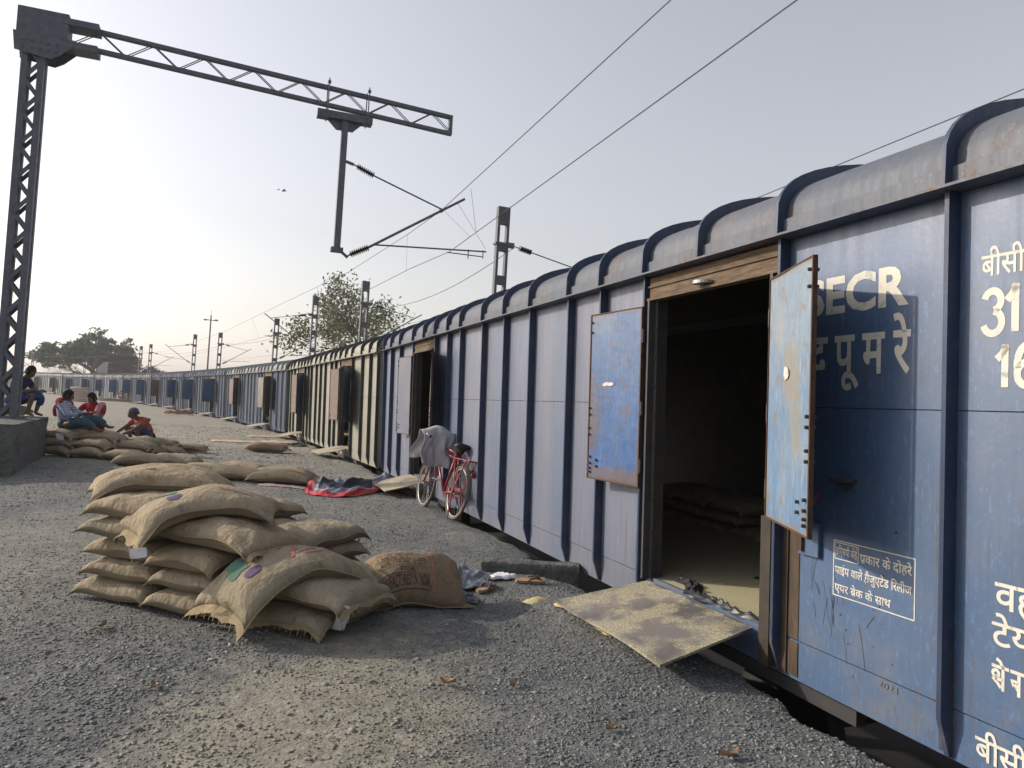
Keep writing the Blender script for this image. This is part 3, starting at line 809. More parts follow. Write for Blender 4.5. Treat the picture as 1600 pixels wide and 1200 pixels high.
for s_, tt_, q in ((4.05, .19, .055), (4.62, .17, .05), (5.2, .15, .035)):
    y0_, z0_ = roof_pt(tt_, .004); y1_, z1_ = roof_pt(tt_ + .03, .004)
    dv = Vector((0, y1_ - y0_, z1_ - z0_)).normalized(); c0 = Vector((S2X(s_), y0_, z0_))
    r = random.Random(int(s_ * 10)); m = MB()
    m.add([c0 + Vector((1, 0, 0)) * q * math.cos(2 * PI * i / 14) * r.uniform(.6, 1) + dv * q * math.sin(2 * PI * i / 14) * r.uniform(.6, 1) for i in range(14)], [tuple(range(14))])
    m.build('rust_spot', orange_rust, W0)
# white pole in the far doorway
m = MB(); m.tube([(3.2, -.02, .25), (3.22, .0, 1.2), (3.2, -.01, 2.2)], .022, 8); m.build('door_pole', simple('dirty_white_pole', (.55, .52, .45), (.35, .32, .28), .7), W0)
# ------------------------------------------------------------------ overhead line: gantry, masts, wires
steel = simple('gantry_grey_steel', (.11, .12, .145), (.07, .078, .098), .55, 10, .1)
mast_m = simple('mast_galvanised', (.085, .095, .115), (.06, .066, .08), .6, 10, .1)
insul = simple('insulator_brown', (.035, .022, .018), (.02, .015, .014), .35, 10)
wire_m = simple('wire_dark', (.05, .05, .055), None, .5)
conc = simple('rough_concrete', (.13, .135, .125), (.07, .072, .07), .95, 5, 1.0, bdist=.06)
Z3 = Vector((0, 0, 1))
SG = P0 + u0 * 15.75; SG = Vector((SG.x, SG.y, 0)) - n0 * (SG.x * n0.x + SG.y * n0.y)     # gantry plane origin (across = 0)
def gp(nn_, z, su=0): p = SG + n0 * nn_ + u0 * su; return Vector((p.x, p.y, z))
def insulator(m, a, b, r=.075, k=9):
    a = Vector(a); b = Vector(b); t = (b - a).normalized()
    m.tube([a, b], r * .35, 8)
    for i in range(k):
        p = a + (b - a) * ((i + .5) / k)
        m.tube([p - t * .012, p + t * .004, p + t * .02], [r * .5, r, r * .45], 12)

# concrete plinth under the gantry
blk = MB()
A = Vector((-7.45, 11.6, 0)); B = Vector((-8.98, 15.0, 0)); dvec = (B - A).normalized(); nv = Vector((-dvec.y, dvec.x, 0))
if nv.x > 0: nv = -nv
rs2 = random.Random(4)
rows = []
def jit(p, k=.02): return (p.x + rs2.uniform(-k, k), p.y + rs2.uniform(-k, k), p.z + rs2.uniform(-k, k))
NL = 18
loop = [A + (B - A) * i / NL for i in range(NL + 1)] + [B + nv * 1.9 * i / 6 for i in range(1, 7)] + [B + nv * 1.9 + (A - B) * i / NL for i in range(1, NL + 1)] + [A + nv * 1.9 * (6 - i) / 6 for i in range(1, 6)]
lev = [-.6, -.1, .1, .25, .4, .55, .68, .74]
for zi, z in enumerate(lev):
    rows.append([jit(Vector((p.x, p.y, z)), .022 if zi < 7 else .006) for p in loop])
k = len(loop)
blk.add([p for r_ in rows for p in r_], [(i * k + j, i * k + (j + 1) % k, (i + 1) * k + (j + 1) % k, (i + 1) * k + j) for i in range(len(lev) - 1) for j in range(k)])
blk.add(rows[-1], [tuple(range(k))])
tag(blk.build('concrete_plinth', conc, None, auto=35), 'rough grey concrete block under the gantry post', 'concrete block')

GB = gp(-3.70, 0); PX, PU = .36, .30       # post section across / along
gan = empty('overhead_line_gantry', (0, 0, 0), label='dark steel lattice gantry reaching from concrete block over the train', cat='gantry')
PB = .75; PT = 7.36
def lattice(name, a, b, wdir, ddir, wW, dW, leg, lace_w, step, double=False, rod=False):
    """four corner legs between a and b plus zig-zag lacing on four faces"""
    a = Vector(a); b = Vector(b); t = (b - a); L = t.length; t.normalize()
    for s1 in (-1, 1):
        for s2 in (-1, 1):
            q = wdir * (s1 * (wW / 2 - leg / 2)) + ddir * (s2 * (dW / 2 - leg / 2))
            m = MB(); m.beam(a + q, b + q, leg, leg, ddir); m.build('post_leg' if name == 'post' else 'boom_chord', steel, gan, bevel=.004)
    n_ = int(L / step)
    for (w1, d1, hw, hd) in ((wdir, ddir, wW, dW), (ddir, wdir, dW, wW))[:1 if rod else 2]:
        for s2 in (-1, 1):
            m = MB()
            base_ = d1 * (s2 * (hd / 2 - .018))
            for i in range(n_):
                p = a + t * (L * i / n_); q = a + t * (L * (i + 1) / n_)
                sgn = 1 if i % 2 == 0 else -1
                P_ = p + base_ - w1 * sgn * (hw / 2 - leg * .6); Q_ = q + base_ + w1 * sgn * (hw / 2 - leg * .6)
                if rod:
                    for e in ((-.035, .035) if double else (0,)): m.tube([P_ + t * e, Q_ + t * e], lace_w / 2, 6)
                else: m.beam(P_, Q_, lace_w, .01, d1)
            m.build('post_lacing' if name == 'post' else 'boom_lacing', steel, gan)
lattice('post', GB + Z3 * PB, GB + Z3 * PT, n0, u0, PX, PU, .10, .07, .30)
m = MB(); m.obox(GB + Z3 * .755, n0, u0, Z3, .26, .24, .02)
for i in (-1, 1):
    for j in (-1, 1): m.tube([GB + n0 * .21 * i + u0 * .19 * j + Z3 * .76, GB + n0 * .21 * i + u0 * .19 * j + Z3 * .83], .018, 6)
m.build('base_plate', steel, gan)
bl, br = gp(-3.15, 7.93), gp(4.02, 7.575)
BH = .42
lattice('boom', bl - Z3 * BH / 2, br - Z3 * BH / 2, Z3, u0, BH, .12, .07, .02, .44, False, True)
for s2 in (-1, 1):
    m = MB(); q = u0 * s2 * .025
    m.beam(br + q - Z3 * .078 - n0 * .04, br + q - Z3 * (BH - .078) - n0 * .04, .073, .073, u0); m.build('boom_end', steel, gan)
# corner box and gusset plates
m = MB(); m.obox(gp(-3.58, 7.76), n0, u0, Z3, .40, .185, .25); m.build('corner_box', steel, gan, bevel=.006)
for s2 in (-1, 1):
    m = MB()
    pr = [(-4.02, 7.55), (-3.98, 7.21), (-3.42, 7.14), (-3.28, 7.23), (-3.05, 7.47), (-3.05, 7.55)]
    V1 = [gp(x, z, s2 * .19) for x, z in pr]; V2 = [gp(x, z, s2 * .20) for x, z in pr]
    if s2 < 0: V1, V2 = V2, V1
    m.add(V1 + V2, [tuple(range(6)), tuple(range(11, 5, -1))] + [(i, i + 6, (i + 1) % 6 + 6, (i + 1) % 6) for i in range(6)])
    for i in range(5):
        for zz in (7.29, 7.41):
            p = gp(-3.85 + i * .13, zz, s2 * .2); m.tube([p, p + u0 * s2 * .02], .02, 6)
    m.build('gusset_plate', steel, gan)
for zt in (7.935, 7.53):
    m = MB(); m.obox(gp(-2.98, zt - .05 - .0), n0, u0, Z3, .28, .195, .055); m.build('splice_plate', steel, gan)
# drop arm and its head
m = MB(); m.obox(gp(1.78, 7.12), n0, u0, Z3, .55, .11, .075); m.build('drop_arm_head', steel, gan, bevel=.006)
m = MB()
pr = [(1.42, 7.045), (2.14, 7.045), (1.95, 6.85), (1.62, 6.85)]
V1 = [gp(x, z, -.01) for x, z in pr]; V2 = [gp(x, z, .01) for x, z in pr]
m.add(V1 + V2, [(3, 2, 1, 0), (4, 5, 6, 7), (0, 1, 5, 4), (1, 2, 6, 5), (2, 3, 7, 6), (3, 0, 4, 7)]); m.build('drop_arm_gusset', steel, gan)
m = MB(); m.beam(gp(1.79, 7.05), gp(1.79, 4.42), .13, .13, n0); m.build('drop_arm', steel, gan, bevel=.008)
m = MB(); m.obox(gp(1.79, 4.42), n0, u0, Z3, .12, .09, .045); m.beam(gp(1.85, 4.42), gp(2.02, 4.29), .05, .05); m.build('drop_arm_foot', steel, gan)
for nn_ in (1.42, 2.22):
    for s2 in (-1, 1):
        m = MB(); zt = 7.93 - (nn_ + 3.15) * .0495
        m.tube([gp(nn_, 7.04, .16 * s2), gp(nn_, zt + .11, .16 * s2)], .013, 6); m.obox(gp(nn_, zt + .03, .16 * s2), n0, u0, Z3, .03, .03, .022)
        m.build('hanger_bolt', steel, gan)
# cantilever of the gantry
m = MB(); m.beam(gp(1.86, 6.24), gp(2.02, 6.20), .05, .05); m.build('stay_bracket', steel, gan)
m = MB(); insulator(m, gp(2.08, 6.18), gp(2.44, 6.04)); m.build('insulator', insul, gan, smooth=False)
m = MB(); m.tube([gp(2.02, 6.20), gp(2.10, 6.175)], .015, 6); m.tube([gp(2.44, 6.04), gp(3.90, 5.56)], .017, 8); m.build('stay_tube', steel, gan)
m = MB(); insulator(m, gp(2.06, 4.36), gp(2.42, 4.55)); m.build('insulator', insul, gan)
m = MB(); m.tube([gp(2.0, 4.31), gp(2.08, 4.37)], .018, 6); m.tube([gp(2.42, 4.55), gp(4.40, 5.85)], .027, 10); m.ball(gp(3.90, 5.53), .05); m.build('bracket_tube', steel, gan)
m = MB(); m.tube([gp(2.52, 4.62), gp(4.95, 4.78)], .017, 8); m.tube([gp(4.55, 4.78), gp(4.55, 4.58)], .012, 6); m.tube([gp(4.88, 4.80), gp(4.88, 4.62)], .012, 6); m.build('register_arm', steel, gan)
m = MB(); m.tube([gp(4.86, 4.66), gp(4.08, 4.66)], .012, 6); m.build('steady_arm', steel, gan)

# masts behind the train: (x, y, side of the cantilever)
def make_mast():
    root = empty('line_mast')
    H0, H1 = -1.2, 7.42
    for s_ in (-1, 1):
        m = MB(); m.box(s_ * .15 - .04, s_ * .15 + .04, -.09, .09, H0, H1); m.build('mast_leg', mast_m, root, bevel=.004)
    zz = [(H0 + .3 + k, H0 + .56 + k) for k in range(8)] + [(H1 - .52, H1 - .002)]
    for z0, z1 in zz:
        m = MB(); m.box(-.1095, .1095, -.085, .085, z0, z1); m.build('mast_batten', mast_m, root)
    m = MB(); m.box(-.24, .24, -.12, .12, 6.28, 6.34); m.box(.19, .40, -.04, .04, 6.23, 6.39); m.build('clamp', steel, root)
    m = MB(); insulator(m, (.56, 0, 6.27), (.98, 0, 6.19), .09); m.build('insulator', insul, root)
    m = MB(); m.tube([(.36, 0, 6.31), (.58, 0, 6.265)], .015, 6); m.tube([(.98, 0, 6.19), (2.7, 0, 5.86)], .018, 6); m.build('stay_tube', steel, root)
    m = MB(); insulator(m, (.40, 0, 4.38), (.78, 0, 4.60), .09); m.build('insulator', insul, root)
    m = MB(); m.tube([(.18, 0, 4.26), (.42, 0, 4.39)], .02, 6); m.tube([(.78, 0, 4.60), (3.1, 0, 6.08)], .028, 8); m.build('bracket_tube', steel, root)
    m = MB(); m.tube([(.85, 0, 4.64), (3.0, 0, 4.80)], .015, 6); m.build('register_arm', steel, root)
    return root
mast0 = make_mast()
MASTS = [(-.55, 22.71, 1, .55, 1, 'tall pale grey mast just behind the big blue wagon roof'),
         (-7.59, 38.24, 1, .5, 1, 'grey mast in front of the sparse tree, right of its trunk'),
         (-12.73, 48.5, -1, .5, 1.06, 'grey mast in front of the sparse tree, left of its trunk'),
         (-18.38, 59.07, 1, .5, 1, 'dark mast left of the sparse tree, behind the slate wagons'),
         (-29.13, 76.0, 1, .55, 1, 'dark mast just right of the lamp pole'),
         (-35.49, 85.3, -1, .5, 1.05, 'dark mast just left of the lamp pole, arm pointing left'),
         (-48.37, 102.3, 1, .6, 1, 'right one of the paired far masts beside the round bush'),
         (-52.5, 108.2, -1, .6, 1, 'left one of the paired far masts beside the round bush'),
         (-87.1, 139.3, -1, .7, 1, 'distant mast above the head of the man in navy'),
         (-94.7, 148.0, 1, .7, 1, 'distant mast between gantry post and the man in navy'),
         (-88.0, 158.0, -1, .7, .98, 'distant mast half hidden by the left edge of the big tree')]
cmap = {}
for c in bpy.data.objects:
    if c.parent: cmap.setdefault(c.parent.name, []).append(c)
for i, (x, y, sd, an, sc, lab) in enumerate(MASTS):
    o = mast0 if i == 0 else copy_tree(mast0, None, cmap)
    o.location = (x, y, 0); a = np.interp(y, headY, headA)
    o.rotation_euler = (0, 0, a + (0 if sd > 0 else PI)); o.scale = (1, 1, sc)
    tag(o, lab, 'line mast', 'overhead line masts along the track')

# wires: catenary over the near track with droppers, contact wire under it, earth wire further right
def along(pts, sag, k=18):
    r = []
    for i in range(len(pts) - 1):
        a, b = Vector(pts[i]), Vector(pts[i + 1])
        for j in range(k + (1 if i == len(pts) - 2 else 0)):
            t_ = j / k; p = a.lerp(b, t_); p.z -= sag[i] * 4 * t_ * (1 - t_); r.append(p)
    return r
def line_at(su, across, z): p = SG + n0 * across + u0 * su; return Vector((p.x, p.y, z))
def wire(name, pts, r, lab, cat, drops=None):
    root = empty(name, (0, 0, 0), label=lab, cat=cat)
    m = MB(); m.tube(pts, r, 5); m.build('strand', wire_m, root)
    for a, b in (drops or []):
        m = MB(); m.tube([a, b], .0035, 4); m.build('dropper', wire_m, root)
    return root
c1 = [line_at(-34, 3.9, 5.98), line_at(-9.05, 3.9, 5.63), line_at(0, 3.9, 5.53), (-2.79, 18.84, 5.58), (-5.52, 24.87, 5.58), (-10.2, 33.9, 5.62), (-20.0, 52.6, 5.6), (-37, 82, 5.6), (-62, 112, 5.6), (-105, 150, 5.6)]
c2 = [line_at(-34, 4.1, 5.35), line_at(-10.71, 4.1, 4.86), line_at(-2.05, 4.1, 4.69), line_at(-.17, 4.1, 4.65), (-2.62, 18.39, 4.65), (-3.95, 21.4, 4.65), (-12.5, 40.0, 4.65), (-22.6, 58, 4.65), (-39, 86, 4.65), (-66, 116, 4.65), (-108, 152, 4.65)]
dr = [(line_at(-2.1, 3.92, 5.475), line_at(-2.0, 4.1, 4.70)), (line_at(-.05, 3.95, 5.52), line_at(-1.6, 4.1, 4.69)), (line_at(-.02, 4.25, 5.73), line_at(-.1, 4.9, 4.82)), ((-2.79, 18.84, 5.58), (-2.75, 18.7, 4.65)), ((-7.5, 28.7, 5.6), (-7.45, 28.9, 4.65)), ((-14.5, 42.2, 5.6), (-14.4, 43.3, 4.65))]
wire('catenary_wire', c1, .0075, 'upper overhead wire held at the tip of the gantry arm, with thin droppers', 'overhead wire', dr)
wire('contact_wire', c2, .0075, 'lower overhead wire above the train, passing behind the tall pale mast', 'overhead wire')
wire('earth_wire', [(7.6, -4.5, 5.2), (4.99, 7.64, 4.93), (3.49, 11.77, 4.83), (-.5, 22.6, 4.6), (-7.5, 38.2, 4.7), (-18.3, 59, 4.6), (-29.1, 75.9, 4.6)], .007, 'single overhead wire just above the wagon roofs at the right', 'overhead wire')
far_w = [(-.2, 24.5, 6.6), (-7, 40, 6.4), (-12.3, 48.6, 6.4), (-28.8, 77, 6.4), (-48, 103, 6.4), (-87, 140, 6.4)]
wire('feeder_wire', along(far_w, [.5] * 5, 10), .012, 'thin overhead wire strung along the far masts', 'overhead wire')
# yard lamp pole
lp = empty('lamp_pole', (-37.75, 95, 0), label='tall thin lamp pole with two lamp heads behind the bend', cat='lamp pole')
m = MB(); m.tube([(0, 0, -1.1), (0, 0, 11.0)], [.13, .08], 10); m.tube([(0, 0, 11), (0, 0, 11.7)], .02, 5); m.build('pole', steel, lp)
m = MB(); m.tube([(-.75, 0, 10.45), (.75, 0, 10.35)], .045, 6); m.build('cross_arm', steel, lp)
for sx in (-1, 1):
    m = MB(); m.ball((sx * .68, 0, 10.42), .26, .14, .10); m.build('lamp_head', steel, lp)

# sheds beyond the train
shed = empty('timber_shed', (-56.6, 112, 0), label='dark brown boarded shed roofline under the big tree', cat='shed')
wood_d = simple('dark_boards', (.10, .075, .065), (.06, .045, .04), .9, 3, .3, streak=(.3, .3, 6))
m = MB()
for k in range(8): m.box(-1.75, 1.75, -1.2 - .03 * (k % 2), 1.2, -1.1 + k * .86, -1.1 + k * .86 + .82)
m.build('board_wall', wood_d, shed)
m = MB(); m.box(-1.9, 1.9, -1.4, 1.4, 5.80, 5.95); m.build('roof', wood_d, shed)
dome = empty('domed_shed', (-61.0, 118, 0), label='pale domed shed roof just left of the dark boarded shed', cat='shed')
m = MB(); P = [[(-1.75 * math.cos(PI * i / 20), -2 + 4 * j, -1.1 + 4.6 + 1.7 * math.sin(PI * i / 20)) for j in range(2)] for i in range(21)]
m.grid(P); m.add([p[0] for p in P], [tuple(range(21))]); m.add([p[1] for p in P], [tuple(range(20, -1, -1))])
m.build('roof', simple('pale_sheet_roof', (.46, .45, .42), (.34, .34, .33), .7, 2), dome)
m = MB(); m.box(-1.72, 1.72, -1.95, 1.95, -1.1, 3.499); m.build('wall', simple('grey_shed_wall', (.30, .30, .30), None, .9), dome)

# two birds
bird_m = simple('bird_dark', (.03, .03, .035), None, .8)
def bird(x, y, z, s_, ang, lab):
    root = empty('bird', (x, y, z), (0, 0, ang), lab, 'bird', 'birds in the sky'); root.scale = (s_, s_, s_)
    m = MB(); m.tube([(-.16, 0, 0), (-.08, 0, .01), (.04, 0, .015), (.12, 0, .01), (.17, 0, .0)], [.008, .035, .045, .03, .006], 8); m.build('body', bird_m, root, smooth=True)
    for q in (-1, 1):
        m = MB(); m.grid([[(.06 - .02 * i, q * (.03 + .09 * i), .03 + .05 * math.sin(i * .8)), (-.05 - .03 * i + (.06 if i == 4 else 0), q * (.03 + .09 * i), .03 + .05 * math.sin(i * .8))] for i in range(5)]); m.build('wing', bird_m, root)
bird(-9.40, 30, 9.50, .55, .4, 'small dark bird flying below the gantry boom, the clearer of two')
bird(-9.62, 30, 9.53, .28, .7, 'tiny faint bird just left of the clearer bird')
# ------------------------------------------------------------------ trees
def leaf_mat(name, c, c2, tr=.25):
    m, t, n, l, b = new_mat(name)
    g = nd(t, 'ShaderNodeNewGeometry')
    l.new(ramp(t, g.outputs['Random Per Island'], [(0, c2), (.6, c), (1, tuple(x * 1.35 for x in c))]), b.inputs['Base Color'])
    b.inputs['Roughness'].default_value = .6; b.inputs['Specular IOR Level'].default_value = .25
    if 'Transmission Weight' in b.inputs and tr:
        tb = nd(t, 'ShaderNodeBsdfTranslucent'); tb.inputs[0].default_value = rgb(tuple(x * 1.2 for x in c))
        mx = nd(t, 'ShaderNodeMixShader'); mx.inputs[0].default_value = tr
        l.new(b.outputs[0], mx.inputs[1]); l.new(tb.outputs[0], mx.inputs[2]); l.new(mx.outputs[0], n['Material Output'].inputs[0])
    return m
bark = simple('tree_bark', (.13, .105, .08), (.08, .065, .05), .9, 6, .3)
green_a = leaf_mat('leaf_olive_green', (.105, .118, .05), (.062, .072, .032))
green_b = leaf_mat('leaf_deep_green', (.040, .085, .038), (.022, .05, .024), .2)
def leaves(centres, size, per, spread, seed, flat=.8):
    rs_ = np.random.RandomState(seed); C_ = np.repeat(np.array(centres), per, 0); N_ = len(C_)
    ctr = C_ + rs_.normal(0, 1, (N_, 3)) * np.array([spread, spread, spread * flat])
    a = rs_.normal(0, 1, (N_, 3)); a /= np.linalg.norm(a, axis=1)[:, None]
    b_ = rs_.normal(0, 1, (N_, 3)); b_ -= a * (a * b_).sum(1)[:, None]; b_ /= np.linalg.norm(b_, axis=1)[:, None]
    s_ = size * rs_.uniform(.6, 1.3, (N_, 1))
    q = np.stack([ctr - a * s_, ctr - b_ * s_ * .45, ctr + a * s_, ctr + b_ * s_ * .45], 1).reshape(-1, 3)
    return q.tolist(), [(4 * i, 4 * i + 1, 4 * i + 2, 4 * i + 3) for i in range(N_)]
def limb_tree(name, base, trunk_h, r0, spread, height, levels, seed, kids_n, upward=.4):
    rn = random.Random(seed); segs = []; tips = []
    def grow(p, d_, L, r, lev):
        pts = [p]; rr = [r]; q = p.copy(); dd = d_.copy()
        for i in range(4):
            dd = (dd + Vector((rn.uniform(-.22, .22), rn.uniform(-.22, .22), rn.uniform(-.1, .16)))).normalized()
            q = q + dd * L / 4; pts.append(q.copy()); rr.append(r * (1 - .45 * (i + 1) / 4))
        segs.append((pts, rr))
        if lev == 0: tips.append(q); tips.append(pts[2]); return
        if lev <= 1: tips.append(pts[3])
        for k in range(kids_n[lev - 1]):
            az = rn.uniform(0, 2 * PI); tilt = rn.uniform(.35, .95)
            ax = dd.orthogonal().normalized(); bx = dd.cross(ax)
            nd_ = (dd * math.cos(tilt) + (ax * math.cos(az) + bx * math.sin(az)) * math.sin(tilt)); nd_.z += upward * .3; nd_.x *= spread; nd_.y *= spread; nd_.normalize()
            st = pts[-1] if k < 2 else pts[rn.choice([2, 3])]
            grow(st, nd_, L * rn.uniform(.62, .85), rr[-1] * rn.uniform(.6, .85), lev - 1)
    grow(Vector(base), Vector((0, 0, 1)), trunk_h, r0, levels)
    return segs, tips
def tree(name, segs, tips, mat, lab, size, per, spr, seed, flat=.8, keep=1.0, grp=None):
    root = empty(name, (0, 0, 0), label=lab, cat='tree', group=grp)
    m = MB()
    for pts, rr in segs: m.tube(pts, rr, 6, cap=False)
    m.build('trunk', bark, root, smooth=True)
    rn = random.Random(seed); tp = [t_[:] for t_ in tips if rn.random() < keep]
    V, Fc = leaves(tp, size, per, spr, seed, flat)
    m = MB(); m.add(V, Fc); m.build('crown', mat, root)
    return root
# sparse tree behind the second wagon: forked, twigs and sky showing through
segs, tips = limb_tree('sparse', (-13.6, 61.5, -1), 4.6, .42, 1.25, 10, 5, 12, [3, 3, 3, 3, 4], .5)
zs_ = [t_.z for t_ in tips]; xs_ = [t_.x for t_ in tips]
def refit(segs, tips, x0, x1, z1, ycen, zlow=-1.0):
    """scale a grown tree so that its crown has the measured width and height"""
    ax, bx = min(t_.x for t_ in tips), max(t_.x for t_ in tips); hz_ = max(t_.z for t_ in tips); my = sum(t_.y for t_ in tips) / len(tips)
    sx = (x1 - x0) / (bx - ax); sz = (z1 - zlow) / (hz_ - zlow)
    f_ = lambda p: Vector((x0 + (p.x - ax) * sx, ycen + (p.y - my) * sx, zlow + (p.z - zlow) * sz))
    return [([f_(p) for p in pts], rr) for pts, rr in segs], [f_(t_) for t_ in tips]
segs, tips = refit(segs, tips, -18.6, -8.3, 11.3, 62)
tree('sparse_tree', segs, tips, green_a, 'sparse leafy tree with bare forked limbs behind the cream wagon', .15, 10, .34, 5, .9, 1)
# broad dense tree on the left
segs, tips = limb_tree('broad', (-84, 150, -1), 4.2, .95, 1.7, 10, 5, 31, [3, 3, 4, 4, 5], .15)
segs, tips = refit(segs, tips, -91.0, -74.6, 12.3, 150)
tips = [t_ for t_ in tips if t_.z > 5.2 - .9 * math.cos((t_.x + 83) * .9)]
tree('broad_tree', segs, tips, green_b, 'broad dense green tree with spreading crown on the left horizon', .40, 12, .42, 9, .35, .7)
for i, (x, y, wd, ht, sd, lab) in enumerate(((-74.8, 158, 6.4, 5.2, 41, 'low round bush-like tree right of the dark shed'),)):
    segs, tips = limb_tree('bush', (x, y, -1), 2.2, .35, 1.3, 5, 4, sd, [3, 3, 4, 4], .3)
    segs, tips = refit(segs, tips, x - wd / 2, x + wd / 2, ht, y)
    tree('small_tree', segs, tips, green_b, lab, .34, 22, .6, sd, .8, 1, 'small trees on the horizon')
# ------------------------------------------------------------------ jute grain bags
jute = burlap('jute_sacking')
jute_dk = burlap('jute_sacking_brown', (.31, .235, .16), (.225, .17, .11))
jute_seam = simple('jute_seam', (.33, .26, .155), (.21, .16, .09), .95, 60, .5)
card = simple('white_tag_card', (.74, .74, .78), (.66, .66, .72), .7, 20)
paint_green = simple('green_stamp_paint', (.05, .17, .13), (.12, .17, .11), .9, 30)
paint_purple = simple('purple_stamp_paint', (.075, .045, .14), (.12, .085, .13), .9, 30)
paint_red = simple('faded_red_stencil', (.32, .10, .10), (.33, .17, .13), .95, 25)
paint_ink = simple('dark_red_print', (.085, .028, .032), (.12, .05, .05), .95, 30)

class Bag:
    """spine = points from sewn bottom (a=-1) to mouth (a=+1)"""
    def __init__(s, spine, W=.56, T=.19, seed=0, zmin=None, flat=.45, side=None, sag=1.0, corner=1.0, roll=0.0, box=.5):
        s.box = box
        P = [Vector(p) for p in spine]
        if len(P) == 2: P = [P[0], P[0].lerp(P[1], .5), P[1]]
        ext = [P[0] * 2 - P[1]] + P + [P[-1] * 2 - P[-2]]
        pts = []
        for i in range(1, len(ext) - 2):
            p0, p1, p2, p3 = ext[i - 1:i + 3]
            for k in range(16):
                t_ = k / 16
                pts.append(.5 * ((2 * p1) + (p2 - p0) * t_ + (2 * p0 - 5 * p1 + 4 * p2 - p3) * t_ * t_ + (3 * p1 - p0 - 3 * p2 + p3) * t_ ** 3))
        pts.append(P[-1]); s.pts = pts
        d_ = [0]
        for i in range(1, len(pts)): d_.append(d_[-1] + (pts[i] - pts[i - 1]).length)
        s.cum = np.array(d_) / d_[-1]; s.arr = np.array([p[:] for p in pts]); s.L = d_[-1]
        s.W, s.T, s.seed, s.zmin, s.flat, s.side, s.sag, s.corner, s.roll = W, T, seed, zmin, flat, side, sag, corner, roll
        r = np.random.RandomState(seed); s.ph = r.uniform(0, 6.28, 12); s.am = r.uniform(.6, 1.3, 12)
    def at(s, a, b, top, lift=0.0):
        l_ = min(max((a + 1) / 2, 0), 1)
        c = Vector([np.interp(l_, s.cum, s.arr[:, k]) for k in range(3)])
        e = .03
        c0 = Vector([np.interp(max(l_ - e, 0), s.cum, s.arr[:, k]) for k in range(3)]); c1_ = Vector([np.interp(min(l_ + e, 1), s.cum, s.arr[:, k]) for k in range(3)])
        t = (c1_ - c0).normalized()
        if a > 1: c = c + t * (a - 1) * s.L / 2
        if a < -1: c = c + t * (a + 1) * s.L / 2
        sd = Vector(s.side).normalized() if s.side else Vector((0, 0, 1)).cross(t)
        sd = (sd - t * sd.dot(t)).normalized()
        nn_ = t.cross(sd)
        if not s.side and nn_.z < 0: nn_ = -nn_
        if s.roll:
            q = Quaternion(t, s.roll); sd = q @ sd; nn_ = q @ nn_
        aa, bb = min(abs(a), 1), min(abs(b), 1)
        hw = s.W / 2 * (1 - .11 * (1 - aa ** 2.2) * s.corner)
        pull = .075 * (1 - bb ** 2) * aa ** 7 * s.corner
        prof = max(1 - aa ** 3.0, 0) ** s.box * max(1 - bb ** 2.5, 0) ** s.box
        ph, am = s.ph, s.am
        lump = 1 + .10 * am[0] * math.sin(2.2 * a + ph[0]) * math.cos(1.8 * b + ph[1]) + .06 * am[1] * math.sin(4.5 * a + 2.1 * b + ph[2])
        wr = .011 * am[2] * math.sin(13 * b + 3 * a + ph[3] + math.sin(6 * a)) * aa ** 3 * (a > 0) + .006 * am[4] * math.sin(8 * a + 4 * b + 2 * math.sin(3 * b + ph[9]) + ph[10]) + .004 * am[3] * math.sin(17 * a + 5 * b + ph[4]) * bb ** 3 + .003 * math.sin(9 * a - 8 * b + ph[5])
        h_ = s.T * (1 - s.flat) * prof * lump + wr * (prof > 0.02) if top else -s.T * s.flat * prof
        edge = .012 * math.sin(5 * a + ph[6]) * bb ** 6 + .010 * math.sin(4 * b + ph[7]) * aa ** 6
        p = c + t * (-math.copysign(pull, a) * s.L / 2) + sd * (b * hw) + nn_ * (h_ + edge + lift * (1 if top else -1))
        p.z -= .5 * s.T * s.flat * (aa ** 8 * bb ** 6) * s.sag
        if s.zmin is not None: p.z = max(p.z, s.zmin + .004 + (lift if top else 0))
        return p
    def build(s, root_name, lab, group, mat, na=26, nb=16, seam=True, hem=True, fringe=True):
        c0 = s.at(0, 0, False)
        root = empty(root_name, c0, label=lab, cat='jute bag', group=group)
        s.root = root; s.c0 = c0
        V = []; Fc = []; UV = []
        A_ = [-math.cos(PI * i / na) * .35 + (2 * i / na - 1) * .65 for i in range(na + 1)]
        B_ = [-math.cos(PI * j / nb) * .35 + (2 * j / nb - 1) * .65 for j in range(nb + 1)]
        ids = {}
        def vid(i, j, top):
            bd = i in (0, na) or j in (0, nb); k_ = (i, j, True if bd else top)
            if k_ not in ids:
                ids[k_] = len(V); V.append(s.at(A_[i], B_[j], k_[2]) - c0); UV.append((A_[i] * .45 + (0 if k_[2] else 1.3), B_[j] * .28))
            return ids[k_]
        for top in (True, False):
            for i in range(na):
                for j in range(nb):
                    q = (vid(i, j, top), vid(i + 1, j, top), vid(i + 1, j + 1, top), vid(i, j + 1, top))
                    Fc.append(q if top else q[::-1])
        me = bpy.data.meshes.new('sack'); me.from_pydata([tuple(p) for p in V], [], Fc)
        uvl = me.uv_layers.new(name='UVMap')
        for lp in me.loops: uvl.data[lp.index].uv = UV[lp.vertex_index]
        s.obj = finish('sack', me, mat, root, smooth=True)
        if seam:
            m = MB()
            for b_ in (-1, 1): m.tube([s.at(-1 + 2 * i / 22, b_ * 1.0, True) - c0 for i in range(23)], .0055, 5)
            m.build('seam', jute_seam, root, smooth=True)
